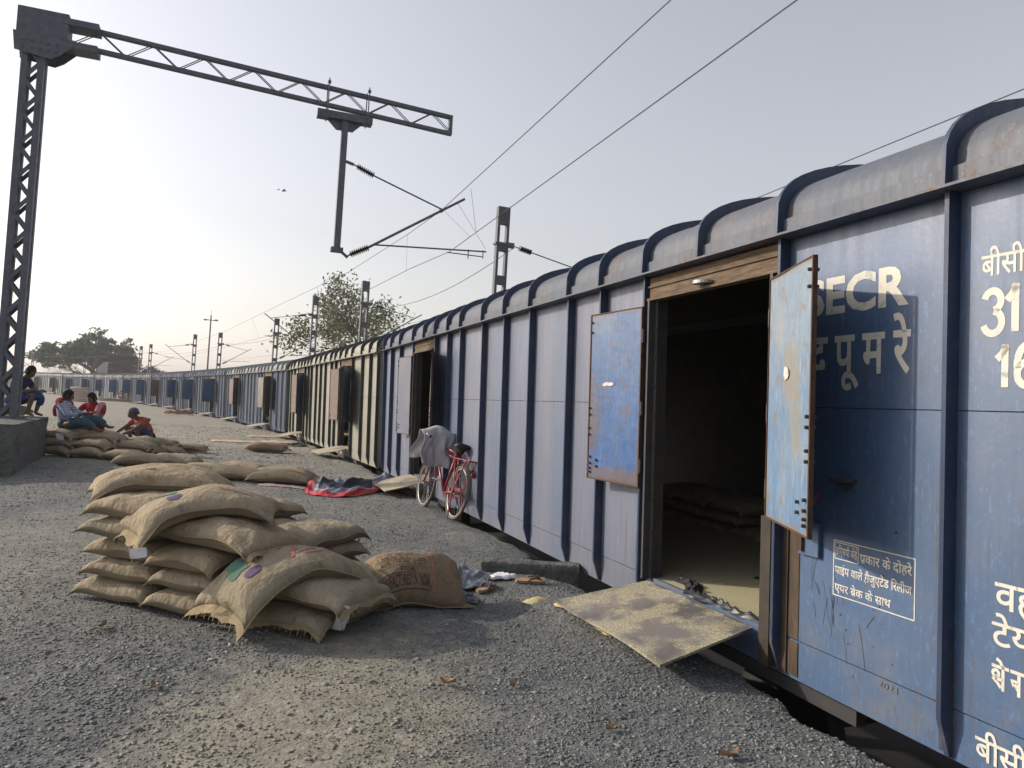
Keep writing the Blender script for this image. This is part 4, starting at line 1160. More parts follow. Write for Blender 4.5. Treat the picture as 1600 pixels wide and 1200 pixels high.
        if hem:
            rn = random.Random(s.seed); m = MB(); rows = []
            for j in range(25):
                b_ = -1 + 2 * j / 24; k_ = .045 + .012 * math.sin(5 * b_ + s.ph[8]) + (rn.uniform(-.008, .008) if fringe else 0)
                p = s.at(1, b_, True) - c0; p1 = s.at(1 + k_, b_, True) - c0; p2 = s.at(1 + 2 * k_, b_, True) - c0
                w1 = .006 * math.sin(7 * b_ + s.ph[9]); p1.z += w1 - .006; p2.z += w1 * 1.6 - .018
                if s.zmin is not None:
                    p1.z = max(p1.z, s.zmin + .006 - c0.z); p2.z = max(p2.z, s.zmin + .004 - c0.z)
                rows.append([p, p1, p2])
            m.grid(rows)
            if fringe:
                for j in range(0, 25, 2):
                    p = rows[j][2]; q = p + (p - rows[j][1]) * rn.uniform(.3, .9); q.z -= rn.uniform(.005, .03)
                    if s.zmin is not None: q.z = max(q.z, s.zmin + .003 - c0.z)
                    m.tube([p, q], .003, 4)
            hm = m.build('mouth_hem', jute_seam, root, smooth=True)
        return s
    def patch(s, name, mat, a0, a1, b0, b1, shape=None, k=14, lift=.004, rag=.12, seed=1):
        """a painted mark lying on the upper face"""
        rn = random.Random(seed); V = []; m = MB()
        ac, bc, ra, rb = (a0 + a1) / 2, (b0 + b1) / 2, (a1 - a0) / 2, (b1 - b0) / 2
        rings = []
        for rr in (0, .35, .7, 1.0):
            ring = []
            for i in range(k):
                th_ = 2 * PI * i / k
                x_, y_ = math.cos(th_), math.sin(th_)
                if shape == 'box':
                    g_ = max(abs(x_), abs(y_)); x_, y_ = x_ / g_, y_ / g_
                q = rr * (1 + (rn.uniform(-rag, rag) if rr == 1 else 0))
                ring.append(s.at(ac + ra * x_ * q, bc + rb * y_ * q, True, lift) - s.c0)
            rings.append(ring)
        V = [rings[0][0]] + rings[1] + rings[2] + rings[3]
        Fc = [(0, 1 + i, 1 + (i + 1) % k) for i in range(k)]
        for r_ in range(2): Fc += [(1 + r_ * k + i, 1 + (r_ + 1) * k + i, 1 + (r_ + 1) * k + (i + 1) % k, 1 + r_ * k + (i + 1) % k) for i in range(k)]
        m.add(V, Fc); return m.build(name, mat, s.root, smooth=True)
    def print_(s, name, mat, body, a0, a1, b0, b1, off=.01, lift=.005, flip=False):
        V, Fc = text_mesh(body, 1, off, 2)
        x0, x1 = min(p[0] for p in V), max(p[0] for p in V); y0, y1 = min(p[1] for p in V), max(p[1] for p in V)
        m = MB(); m.add([s.at(a0 + (a1 - a0) * (p[0] - x0) / (x1 - x0), b0 + (b1 - b0) * (p[1] - y0) / (y1 - y0), True, lift) - s.c0 for p in V], Fc)
        return m.build(name, mat, s.root)
    def bar(s, name, mat, pts, wd, lift=.004):
        m = MB()
        V, Fc = stroke2d(pts, wd); m.add([s.at(p[0], p[1], True, lift) - s.c0 for p in V], Fc); return m.build(name, mat, s.root)
    def tagcard(s, p, ax, ay, w_, h_, name='paper_tag'):
        m = MB(); p = Vector(p) - s.c0; ax = Vector(ax).normalized(); ay = Vector(ay).normalized(); nn_ = ax.cross(ay).normalized()
        rows = [[p + ax * (w_ * (i / 3 - .5)) + ay * (h_ * (j / 3 - .5)) + nn_ * (.008 * math.sin(i * 1.1 + j)) for j in range(4)] for i in range(4)]
        m.grid(rows); m.grid([[q - nn_ * .0015 for q in r_] for r_ in rows][::-1]); return m.build(name, card, s.root)

E1 = Vector((.943, -.333, 0)); E2 = Vector((.333, .943, 0)); SO = Vector((-2.81, 5.06, 0))
def sp(e1, e2, z): p = SO + E1 * e1 + E2 * e2; return (p.x, p.y, z)
GS = 'jute grain bags of the front stack'
def stacked(e1a, e2a, e1b, e2b, z, lab, seed, W=.6, T=.178, zmin=None, mat=None, mouth_front=False, **kw):
    z0 = z
    A3, B3 = sp(e1a, e2a, z0), sp(e1b, e2b, z0)
    if not mouth_front: A3, B3 = B3, A3
    return Bag([A3, sp((e1a + e1b) / 2, (e2a + e2b) / 2, z0 + .006), B3], W, T, seed, zmin, .5, corner=.55, box=.40, **kw).build('jute_bag', lab, GS, mat or jute)
lt = .132
ORD = ['bottom', 'second from bottom', 'third from bottom', 'fourth from bottom', 'fifth from bottom']
dx = [.0, .02, .03, -.01, .03]
for k in range(5):
    z = .072 + lt * k
    stacked(.29 + dx[k], .90, .30 + dx[k] + .02 * (k % 2), .0 + .02 * (k % 3), z, 'plain jute bag at left end of the front stack, %s layer' % ORD[k], 100 + k, W=.60, zmin=0 if k == 0 else None)
for k in range(3):
    z = .072 + lt * k
    stacked(.88 + dx[k], .9, .89 - dx[k], -.02 + .03 * (k % 2), z, 'plain jute bag in middle of the front stack, %s layer' % ORD[k], 120 + k, W=.55, zmin=0 if k == 0 else None)
for k in range(3):
    stacked(.92, 1.75, .90, .95, .072 + lt * k, 'jute bag hidden behind middle of the front stack, %s layer' % ORD[k], 140 + k, W=.6, zmin=0 if k == 0 else None)
for k in range(4):
    stacked(.3, 1.75, .32, .96, .072 + lt * k, 'jute bag at back left of the front stack, %s layer' % ORD[k], 150 + k, W=.6, zmin=0 if k == 0 else None)
bm = Bag([sp(.60, .34, .475), sp(.98, .30, .49), sp(1.42, .26, .45)], .60, .20, 161, None, .45, roll=-.05).build('jute_bag', 'wide jute bag across middle of the front stack, dusted with grain', GS, jute)
bm.bar('red_stitch_mark', paint_red, [(.42, -.5), (.40, -.2), (.45, .05)], .02)
bt = Bag([(-2.90, 5.36, .66), (-2.62, 5.52, .735), (-2.30, 5.60, .735), (-1.98, 5.66, .665)], .58, .20, 162, None, .45).build('jute_bag', 'topmost jute bag of the front stack, with a red cord band', GS, jute)
bt.bar('cord_band', paint_red, [(.56, -.9), (.58, -.4), (.56, .1), (.58, .7)], .018); bt.patch('brown_stain', paint_red, -.22, -.08, -.55, -.38, seed=4)
d1 = Bag([sp(1.20, .56, .60), sp(.98, .44, .665), sp(.75, .27, .66), sp(.60, .09, .585), sp(.51, -.06, .46)], .56, .175, 163, None, .45, corner=1.2).build('jute_bag', 'jute bag draped over left of the front stack, green stamp, white card', GS, jute)
d1.patch('green_stamp', paint_green, .28, .50, -.60, -.15, 'box', seed=2, rag=.3); d1.patch('purple_spot', paint_purple, .26, .44, .15, .52, seed=3)
d1.bar('red_stencil', paint_red, [(-.2, .45), (-.35, .42), (-.6, .45)], .05)
pq = d1.at(.98, .95, True); d1.tagcard(pq + Vector((.03, -.07, -.03)), (1, -.2, .18), (.1, -.4, .9), .11, .065)
# right-hand low pile
c_ = stacked(1.66, .86, 1.64, .02, .072, 'bottom jute bag at right end of the front stack, white card on it', 170, W=.54, zmin=0, mouth_front=True)
c_.tagcard(sp(1.93, .18, .075), (.8, .6, -.25), (.35, -.45, .8), .085, .10)
r2 = Bag([sp(1.38, .36, .20), sp(1.66, .34, .225), sp(2.02, .33, .185)], .62, .17, 171, None, .45).build('jute_bag', 'jute bag second from the ground at right end of the front stack', GS, jute)
r2.tagcard(sp(1.99, .10, .165), (.9, .3, .0), (.1, -.35, .9), .075, .085); r2.bar('red_stencil', paint_red, [(.1, .1), (.3, -.05), (.5, .2)], .05)
d2 = Bag([(-.96, 5.16, .23), (-1.12, 5.0, .325), (-1.30, 4.83, .355), (-1.46, 4.62, .30), (-1.61, 4.44, .13)], .60, .175, 172, None, .45, corner=1.2).build('jute_bag', 'jute bag sprawled over front corner of the stack, green block and purple spot', GS, jute)
d2.patch('green_stamp', paint_green, .42, .58, -.70, -.36, 'box', seed=5, rag=.25); d2.patch('green_stamp', paint_green, .46, .66, -.34, -.02, 'box', seed=6, rag=.3); d2.patch('purple_spot', paint_purple, .42, .60, .12, .42, seed=7, rag=.06)
for q in ([(-.45, .3), (-.25, .45), (-.05, .5)], [(-.4, .1), (-.2, .3), (0, .35)], [(-.1, -.1), (.0, .2), (.12, .5)], [(-.2, -.35), (.0, -.3), (.1, -.1)]): d2.bar('red_stencil', paint_red, q, .05)
bk = Bag([(-1.98, 6.02, .30), (-1.74, 6.1, .31), (-1.46, 6.18, .27)], .56, .20, 173, None, .45).build('jute_bag', 'jute bag lying behind the stack, its pointed end showing at right', GS, jute)
for k in range(2):
    Bag([(-2.05, 6.28, .075 + lt * k), (-1.25, 6.02, .075 + lt * k)], .56, .165, 176 + k, 0 if k == 0 else None, .5).build('jute_bag', 'jute bag under the pointed one behind the stack, %s layer' % ORD[k], GS, jute)
b5 = Bag([(-1.22, 5.42, .13), (-1.02, 5.33, .17), (-.78, 5.22, .09)], .5, .18, 174, 0, .45).build('jute_bag', 'low jute bag wedged between the sprawled bag and the printed bag', GS, jute)
# lone printed bag
GR = None
lone = Bag([(-.93, 5.36, .12), (-.74, 5.42, .155), (-.52, 5.50, .14), (-.28, 5.62, .10)], .52, .30, 180, 0, .38, corner=1.3, roll=.55, box=.62).build('jute_bag', 'plump jute bag with red printed lines lying alone on the gravel', None, jute_dk)
lone.print_('printed_text', paint_ink, 'MANUFACTURED IN INDIA', -.82, .12, -.78, -.50, .012)
for b_ in (-.46, -.84): lone.bar('printed_rule', paint_ink, [(-.82 + .94 * i / 12, b_) for i in range(13)], .018)
lone.print_('printed_text', paint_ink, 'FOR', -.40, -.14, -.42, -.26, .010)
rn = random.Random(17)                                            # the upper lines of print are worn past reading
for b0, b1 in ((-.12, .0), (.12, .24), (.36, .46)):
    m = MB(); a_ = -.72
    while a_ < .08:
        h_ = rn.uniform(.5, 1); sl_ = rn.choice((0, 0, .012, -.012))
        if rn.random() < .78:
            V, Fc = stroke2d([(a_, b0), (a_ + sl_, b0 + (b1 - b0) * h_)], .012); m.add([lone.at(p[0], p[1], True, .005) - lone.c0 for p in V], Fc)
        a_ += rn.uniform(.018, .034)
    m.build('worn_print', paint_ink, lone.root)
for b_ in (-.19, .07): lone.bar('printed_rule', paint_ink, [(-.76 + .84 * i / 12, b_) for i in range(13)], .014)
lone.bar('red_stripe', paint_red, [(.20, -.85 + 1.5 * i / 10) for i in range(11)], .05)

# bags lying behind the stack
GL = 'jute bags lying in a row behind the front stack'
def px_bag(x, y, L, ang, W, T, seed, lab, grp, z=0.0, mat=None, tilt=0, na=16, nb=10, hem=True, bulge=.02):
    d_ = Vector((math.cos(ang), math.sin(ang), 0)) * L / 2; c = Vector((x, y, 0)); g0 = gz(x, y) if z < .02 else 0
    return Bag([c - d_ + Z3 * (g0 + z + T * .42), c + Z3 * (g0 + z + T * .45 + bulge), c + d_ + Z3 * (g0 + z + T * .42 + tilt)], W, T, seed, g0 if z < .02 else None, .45).build('jute_bag', lab, grp, mat or jute, na, nb, True, hem, False)
for i, (x, y, L, an, T, lab) in enumerate((
        (-6.62, 13.95, .92, .25, .23, 'leftmost jute bag lying just behind the topmost stack bag'),
        (-6.05, 14.05, .95, -.1, .24, 'jute bag lying second from left behind the topmost stack bag'),
        (-5.02, 13.0, .98, -.25, .20, 'grey jute bag lying half under its neighbour, middle of the row'),
        (-4.62, 13.45, .98, -.15, .20, 'flattish jute bag lying at the back middle of the row'),
        (-4.35, 12.55, .95, .05, .19, 'jute bag lying at the front middle of the row'),
        (-3.72, 12.95, 1.0, -.05, .22, 'jute bag lying at the back right of the row'),
        (-3.62, 12.42, 1.02, .08, .21, 'orange stained jute bag lying at the right end near the tarpaulin'))):
    o = px_bag(x, y, L, an, .56, T, 200 + i, lab, GL)
    if i == 6: o.patch('orange_stain', simple('orange_stain', (.36, .17, .07), (.30, .19, .10), .95, 20), .1, .8, -.6, .5, seed=9, rag=.3)
# bags by the wagons further on
px_bag(-5.98, 19.15, 1.0, .1, .56, .24, 220, 'lone brown jute bag lying by itself near the flap boards', None, mat=jute_dk)
# far heap under the seated people
GH = 'jute bags of the far heap with people sitting on it'
hp = [(-8.70, 15.05, 0, 'bottom left'), (-8.02, 14.95, 0, 'bottom middle'), (-7.30, 14.80, 0, 'bottom right, nearest the lying row'),
      (-8.75, 15.1, .15, 'second layer left'), (-8.02, 15.05, .15, 'second layer right'),
      (-8.72, 15.15, .30, 'top left, with white card'), (-8.02, 15.3, .29, 'top middle, under the reclining legs'), (-7.42, 15.35, .14, 'second layer far right'),
      (-8.9, 16.0, 0, 'ground layer under the man in red'), (-8.8, 16.05, .15, 'second layer under the man in red'), (-8.75, 16.1, .30, 'top layer under the man in red'),
      (-7.75, 16.35, .16, 'small one behind the legs'), (-7.75, 16.4, 0, 'ground layer behind the legs')]
for i, (x, y, z, pos) in enumerate(hp):
    o = px_bag(x, y, .74 if 'top left' not in pos else .62, random.uniform(-.15, .12) - .1, .58, .21, 230 + i, 'jute bag in the far heap, %s' % pos, GH, z)
    if 'white card' in pos: o.tagcard((x + .08, y - .31, z + .08), (1, 0, -.05), (0, -.25, 1), .14, .12)
hp2 = [(-7.62, 17.0, 0, 'bag under the feet of the squatting man'), (-7.95, 16.9, .0, 'bag at the left foot of the squatting man'), (-7.85, 17.25, .13, 'dark bag with white card below the squatting man'), (-7.35, 17.75, 0, 'red tinged bag right of the squatting man')]
for i, (x, y, z, pos) in enumerate(hp2):
    o = px_bag(x, y, .85, -.1 + .1 * i, .55, .18, 250 + i, 'jute ' + pos, 'jute bags around the squatting man', z, jute_dk if i == 3 else jute)
    if i == 2: o.tagcard((x + .10, y - .30, z + .07), (1, 0, 0), (0, -.25, 1), .12, .12)
# bag on the plinth that the man in navy sits on
o = px_bag(-9.55, 14.55, .86, .05, .56, .22, 260, 'jute bag on the concrete block under the man in navy', None, .74)
# bags stowed inside the near wagon
def wl(s, off_, h):
    p = P0 + u0 * s + n0 * off_; return Vector((p.x, p.y, p.z + h))
GI = 'jute bags stowed inside the open wagon'
pos_n = 0
for lay in range(3):
    for j in range(4 - (lay > 1)):
        s_ = 6.25 + .62 * j + .2 * (lay % 2); o_ = 2.25 - .10 * lay
        a_ = wl(s_, o_ - .42, .205 + .07 + .135 * lay); b_ = wl(s_, o_ + .42, .205 + .07 + .135 * lay)
        lab = 'jute bag inside the dark wagon, layer %s, %s' % (['one', 'two', 'three'][lay], ['nearest the right jamb', 'second from the right jamb', 'third from the right jamb', 'deepest to the left'][j])
        Bag([b_, a_], .58, .17, 300 + lay * 10 + j, None, .45).build('jute_bag', lab, GI, jute, 12, 8, False, False)
# ------------------------------------------------------------------ people
def skin_verts(nodes, edges, sub=2):
    """grow a surface round a skeleton; nodes = {name: ((x,y,z), r)}"""
    me = bpy.data.meshes.new('skeleton'); names = list(nodes); ix = {k: i for i, k in enumerate(names)}
    me.from_pydata([nodes[k][0] for k in names], [(ix[a], ix[b]) for a, b in edges], [])
    o = bpy.data.objects.new('skeleton', me); COL.objects.link(o)
    sk = o.modifiers.new('skin', 'SKIN'); sk.use_smooth_shade = True
    sv_ = me.skin_vertices[0].data
    for i, k in enumerate(names):
        r = nodes[k][1]; sv_[i].radius = r if isinstance(r, tuple) else (r, r)
    seen = set(); adj = {}
    for a, b in edges: adj.setdefault(a, []).append(b); adj.setdefault(b, []).append(a)
    for k in names:
        if k in seen: continue
        sv_[ix[k]].use_root = True; stack = [k]
        while stack:
            q = stack.pop()
            if q in seen: continue
            seen.add(q); stack += adj.get(q, [])
    ss = o.modifiers.new('sub', 'SUBSURF'); ss.levels = sub; ss.render_levels = sub
    dg = bpy.context.evaluated_depsgraph_get(); dg.update()
    m2 = bpy.data.meshes.new_from_object(o.evaluated_get(dg))
    V = [v.co.copy() for v in m2.vertices]; Fc = [tuple(p.vertices) for p in m2.polygons]
    bpy.data.objects.remove(o); bpy.data.meshes.remove(me); bpy.data.meshes.remove(m2)
    return V, Fc
skin_m = simple('brown_skin', (.135, .07, .042), (.105, .055, .033), .55, 20)
hair_m = simple('black_hair', (.012, .011, .011), (.018, .016, .016), .9, 60, .3, .08)
eye_m = simple('eye_dark', (.02, .018, .018), None, .3)
def check_mat(name, c1, c2, c3, sc=18):
    m, t, n, l, b = new_mat(name); v = coords(t, 'Object', (1, 1, 1))
    s3 = sepz(t, v)
    def bands(o_, k_):
        return ramp(t, math_(t, 'FRACT', math_(t, 'MULTIPLY', o_, k_)), [(.30, 0), (.34, 1), (.62, 1), (.66, 0)])
    a = bands(s3[2], sc); c = bands(math_(t, 'ADD', s3[0], s3[1]), sc)
    l.new(mix(t, math_(t, 'MULTIPLY', c, .6), mix(t, math_(t, 'MULTIPLY', a, .6), c1, c2), c3), b.inputs['Base Color'])
    b.inputs['Roughness'].default_value = .9; b.inputs['Specular IOR Level'].default_value = .1
    bump(t, noise(t, v, 9, 3), .5, .03, b); return m
def cloth_mat(name, c1, c2=None, sc=10): return simple(name, c1, c2, .92, sc, .5, .1, bdist=.03)
def head_mesh(m, c, face, up=(0, 0, 1)):
    """skull, jaw, nose, brow and ears round centre c, looking along face"""
    f = Vector(face).normalized(); u_ = Vector(up); r_ = f.cross(u_).normalized(); u_ = r_.cross(f).normalized()
    c = Vector(c); n_, k_ = 18, 14; V = []; Fc = []
    for j in range(k_ + 1):
        th_ = PI * j / k_
        for i in range(n_):
            ph = 2 * PI * i / n_
            x_, y_, z_ = math.sin(th_) * math.cos(ph), math.sin(th_) * math.sin(ph), math.cos(th_)      # x forward, y right
            q = Vector((x_ * .098, y_ * .076, z_ * .122))
            if z_ < 0: q.y *= 1 + .28 * z_; q.x *= 1 + .10 * z_ + (.06 if x_ > 0 else -.12 * -z_)
            if x_ > .75 and abs(y_) < .3:
                if -.32 < z_ < .08: q.x += .020 * (1 - abs(y_) / .3) * (1 if z_ < -.1 else .6)          # nose
                if -.62 < z_ < -.45: q.x += .006                                                         # lips
            if x_ > .6 and .02 < z_ < .2 and .2 < abs(y_) < .6: q.x -= .010                              # eye sockets
            if x_ > .6 and .2 < z_ < .36: q.x += .005                                                    # brow
            V.append(c + f * q.x + r_ * q.y + u_ * q.z)
    for j in range(k_):
        for i in range(n_): Fc.append((j * n_ + i, (j + 1) * n_ + i, (j + 1) * n_ + (i + 1) % n_, j * n_ + (i + 1) % n_))
    m.add(V, Fc)
    for s_ in (-1, 1): m.ball(c + r_ * s_ * .078 - f * .005 - u_ * .005, .012, .022, .030, 8, 6)
    return f, r_, u_
def fingers(m, wrist, hand, side):
    """palm plus five bent fingers from wrist towards hand"""
    w_ = Vector(wrist); h_ = Vector(hand); d_ = (h_ - w_).normalized(); s_ = Vector(side); s_ = (s_ - d_ * s_.dot(d_)).normalized(); n_ = d_.cross(s_)
    for k_, (o_, ln) in enumerate(((-.03, .062), (-.010, .074), (.011, .070), (.031, .055))):
        a = w_ + d_ * .085 + s_ * o_; b_ = a + d_ * ln * .5 - n_ * .010; e = b_ + d_ * ln * .4 - n_ * .026
        m.tube([a - d_ * .03, a, b_, e], [.010, .010, .009, .007], 6)
    a = w_ + d_ * .035 - s_ * .03; m.tube([a, a - s_ * .028 + d_ * .02, a - s_ * .034 + d_ * .05 - n_ * .012], [.012, .011, .008], 6)
    m.ball(w_ + d_ * .055, .048, .048, .030, 10, 6)
def person(label, J, face, hair='short', group=None):
    """J: joints in world coordinates; one continuous body mesh with head and hands"""
    root = empty('person', J['pelvis'], label=label, cat='person')
    o0 = Vector(J['pelvis']); L = {k: Vector(p) - o0 for k, p in J.items()}
    N = {}
    def nd_(k, p, r): N[k] = (tuple(p), r)
    nd_('pel', L['pelvis'], (.125, .115)); nd_('waist', L['pelvis'].lerp(L['chest'], .5), (.115, .10)); nd_('chest', L['chest'], (.135, .11))
    nd_('nb', L['chest'].lerp(L['neck'], .72), (.085, .075)); nd_('neck', L['neck'], .052); nd_('hd', L['neck'].lerp(L['head'], .6), .055)
    E = [('pel', 'waist'), ('waist', 'chest'), ('chest', 'nb'), ('nb', 'neck'), ('neck', 'hd')]
    for s_ in 'lr':
        nd_('sh' + s_, L['sh' + s_], .056); nd_('el' + s_, L['el' + s_], .040); nd_('fa' + s_, L['el' + s_].lerp(L['wr' + s_], .4), .038); nd_('wr' + s_, L['wr' + s_], .026)
        E += [('nb', 'sh' + s_), ('sh' + s_, 'el' + s_), ('el' + s_, 'fa' + s_), ('fa' + s_, 'wr' + s_)]
        nd_('hp' + s_, L['hp' + s_], .088); nd_('th' + s_, L['hp' + s_].lerp(L['kn' + s_], .5), .075); nd_('kn' + s_, L['kn' + s_], .054); nd_('ca' + s_, L['kn' + s_].lerp(L['an' + s_], .35), .052); nd_('an' + s_, L['an' + s_], .033); nd_('to' + s_, L['to' + s_], (.034, .022))
        E += [('pel', 'hp' + s_), ('hp' + s_, 'th' + s_), ('th' + s_, 'kn' + s_), ('kn' + s_, 'ca' + s_), ('ca' + s_, 'an' + s_), ('an' + s_, 'to' + s_)]
    m = MB(); V, Fc = skin_verts(N, E); m.add(V, Fc)
    f, r_, u_ = head_mesh(m, L['head'], face)
    for s_ in 'lr': fingers(m, L['wr' + s_], L['ha' + s_], r_)
    m.build('body', skin_m, root, smooth=True)
    for s_ in (-1, 1):
        q = MB(); q.ball(L['head'] + f * .083 + r_ * .032 * s_ + u_ * .012, .010, .012, .007, 8, 6); q.build('eye', eye_m, root, smooth=True)
    if hair == 'short':
        q = MB(); V = []; Fc = []; n_, k_ = 18, 9
        for j in range(k_ + 1):
            th_ = PI * .62 * j / k_
            for i in range(n_):
                ph = 2 * PI * i / n_; x_, y_, z_ = math.sin(th_) * math.cos(ph), math.sin(th_) * math.sin(ph), math.cos(th_)
                if x_ > .55 and z_ < .45: x_ *= .8; z_ = max(z_, .42)
                k2 = 1.09 + .03 * math.sin(5 * ph + 3 * th_)
                V.append(L['head'] + f * x_ * .098 * k2 + r_ * y_ * .077 * k2 + u_ * (z_ * .122 * k2 + .004))
        for j in range(k_):
            for i in range(n_): Fc.append((j * n_ + i, (j + 1) * n_ + i, (j + 1) * n_ + (i + 1) % n_, j * n_ + (i + 1) % n_))
        q.add(V, Fc); q.build('hair', hair_m, root, smooth=True)
    return root, L, f, r_, u_
def garment(root, name, mat, nodes, edges): 
    m = MB(); V, Fc = skin_verts(nodes, edges, 2); m.add(V, Fc); return m.build(name, mat, root, smooth=True)
def T_(p): return tuple(p)
def shirt(root, L, mat, k=1.0, sleeve=.55, name='shirt'):
    N = {'w': (T_(L['pelvis'].lerp(L['chest'], -.12)), (.150 * k, .135 * k)), 'm': (T_(L['pelvis'].lerp(L['chest'], .55)), (.148 * k, .128 * k)), 'c': (T_(L['chest']), (.158 * k, .128 * k)), 'n': (T_(L['chest'].lerp(L['neck'], .74)), (.098 * k, .088 * k)), 'o': (T_(L['chest'].lerp(L['neck'], .92)), .066 * k)}
    E = [('w', 'm'), ('m', 'c'), ('c', 'n'), ('n', 'o')]
    for s_ in 'lr':
        N['s' + s_] = (T_(L['sh' + s_]), .070 * k); N['e' + s_] = (T_(L['sh' + s_].lerp(L['el' + s_], min(sleeve, .9))), .060 * k)
        E += [('n', 's' + s_), ('s' + s_, 'e' + s_)]
        if sleeve > 1:
            N['f' + s_] = (T_(L['el' + s_]), .055 * k); N['g' + s_] = (T_(L['el' + s_].lerp(L['wr' + s_], .8)), .045 * k); E += [('e' + s_, 'f' + s_), ('f' + s_, 'g' + s_)]
    return garment(root, name, mat, N, E)
def legwear(root, L, mat, name='shorts', down=.95, k=1.0, calf=0):
    N = {'p': (T_(L['pelvis']), (.152 * k, .135 * k)), 'u': (T_(L['pelvis'].lerp(L['chest'], .22)), (.135 * k, .12 * k))}; E = [('p', 'u')]
    for s_ in 'lr':
        N['h' + s_] = (T_(L['hp' + s_]), .108 * k); N['t' + s_] = (T_(L['hp' + s_].lerp(L['kn' + s_], .5)), .098 * k); N['k' + s_] = (T_(L['hp' + s_].lerp(L['kn' + s_], down)), .085 * k)
        E += [('p', 'h' + s_), ('h' + s_, 't' + s_), ('t' + s_, 'k' + s_)]
        if calf:
            N['c' + s_] = (T_(L['kn' + s_].lerp(L['an' + s_], calf)), .085 * k); E.append(('k' + s_, 'c' + s_))
    return garment(root, name, mat, N, E)
def scarf(root, pts, r, mat, name='scarf'):
    N = {i: (T_(p), r if not isinstance(r, list) else r[i]) for i, p in enumerate(pts)}
    return garment(root, name, mat, N, [(i, i + 1) for i in range(len(pts) - 1)])
navy = cloth_mat('navy_tshirt', (.025, .028, .085), (.018, .02, .06)); bluec = cloth_mat('blue_cotton', (.03, .055, .15), (.02, .04, .11))
print_blue = cloth_mat('bright_blue_print', (.03, .12, .28), (.02, .05, .15), 30)
redc = cloth_mat('red_cotton', (.26, .02, .025), (.18, .015, .02)); orangec = cloth_mat('orange_red_cotton', (.36, .105, .07), (.27, .075, .055))
greyc = cloth_mat('grey_head_cloth', (.10, .09, .11), (.07, .06, .08))
checks = check_mat('blue_white_check', (.38, .42, .50), (.10, .13, .24), (.16, .20, .34), 22)
pinkcheck = check_mat('pink_check_towel', (.42, .20, .25), (.36, .06, .10), (.42, .34, .38), 26)
lungi = cloth_mat('teal_print_lungi', (.025, .11, .13), (.05, .045, .08), 9)

# man in navy on the concrete block
J = dict(pelvis=(-9.44, 14.58, 1.06), chest=(-9.34, 14.58, 1.34), neck=(-9.23, 14.58, 1.475), head=(-9.14, 14.58, 1.585),
         shl=(-9.28, 14.76, 1.425), shr=(-9.28, 14.40, 1.425), ell=(-9.15, 14.82, 1.20), elr=(-9.16, 14.35, 1.20), wrl=(-8.97, 14.70, 1.255), wrr=(-8.96, 14.46, 1.255), hal=(-8.91, 14.64, 1.23), har=(-8.90, 14.53, 1.23),
         hpl=(-9.42, 14.68, 1.02), hpr=(-9.42, 14.48, 1.02), knl=(-8.98, 14.72, 1.17), knr=(-8.97, 14.44, 1.17), anl=(-9.07, 14.72, .81), anr=(-9.06, 14.45, .81), tol=(-8.93, 14.73, .775), tor=(-8.92, 14.43, .775))
p1, L, f, r_, u_ = person('man in navy shirt and blue shorts sitting hunched on a bag on the block', J, (.80, -.15, -.45))
shirt(p1, L, navy, 1.0, .6, 't_shirt'); legwear(p1, L, bluec, 'shorts', .97)
garment(p1, 'lungi_cloth', print_blue, {0: (T_(L['knr'] + Vector((-.08, 0, .03))), .085), 1: (T_(L['knl'].lerp(L['knr'], .5) + Vector((.02, 0, .0))), .09), 2: (T_(L['knl'] + Vector((.0, 0, -.08))), .08), 3: (T_(L['knl'] + Vector((-.02, .0, -.22))), .05)}, [(0, 1), (1, 2), (2, 3)])
# man in checked shirt, reclining on the heap
J = dict(pelvis=(-8.80, 15.28, .60), chest=(-8.86, 15.28, .90), neck=(-8.83, 15.28, 1.05), head=(-8.80, 15.29, 1.165),
         shl=(-8.88, 15.45, 1.0), shr=(-8.82, 15.11, 1.0), ell=(-8.70, 15.55, .82), elr=(-8.64, 15.05, .80), wrl=(-8.46, 15.50, .84), wrr=(-8.42, 15.16, .83), hal=(-8.37, 15.48, .85), har=(-8.33, 15.19, .85),
         hpl=(-8.76, 15.40, .58), hpr=(-8.76, 15.17, .58), knl=(-8.36, 15.52, .74), knr=(-8.36, 15.10, .70), anl=(-8.02, 15.45, .58), anr=(-8.06, 15.12, .53), tol=(-7.90, 15.40, .60), tor=(-7.94, 15.10, .53))
p2, L, f, r_, u_ = person('man in blue check shirt with red scarf reclining on the far heap', J, (.85, .45, -.2))
shirt(p2, L, checks, 1.03, 1.2); legwear(p2, L, lungi, 'lungi', .97, 1.12, .75)
scarf(p2, [L['shr'] + Vector((.05, -.03, .02)), L['shr'] + Vector((-.08, .04, .05)), L['neck'] + Vector((-.08, 0, .0)), L['shl'] + Vector((-.04, .02, .05)), L['shl'] + Vector((.10, 0, -.02))], [.05, .085, .09, .085, .05], redc)
scarf(p2, [L['neck'] + Vector((-.10, 0, -.05)), L['chest'] + Vector((-.13, -.02, .0)), L['chest'] + Vector((-.13, -.03, -.16))], [.085, .09, .05], redc, 'scarf_tail')
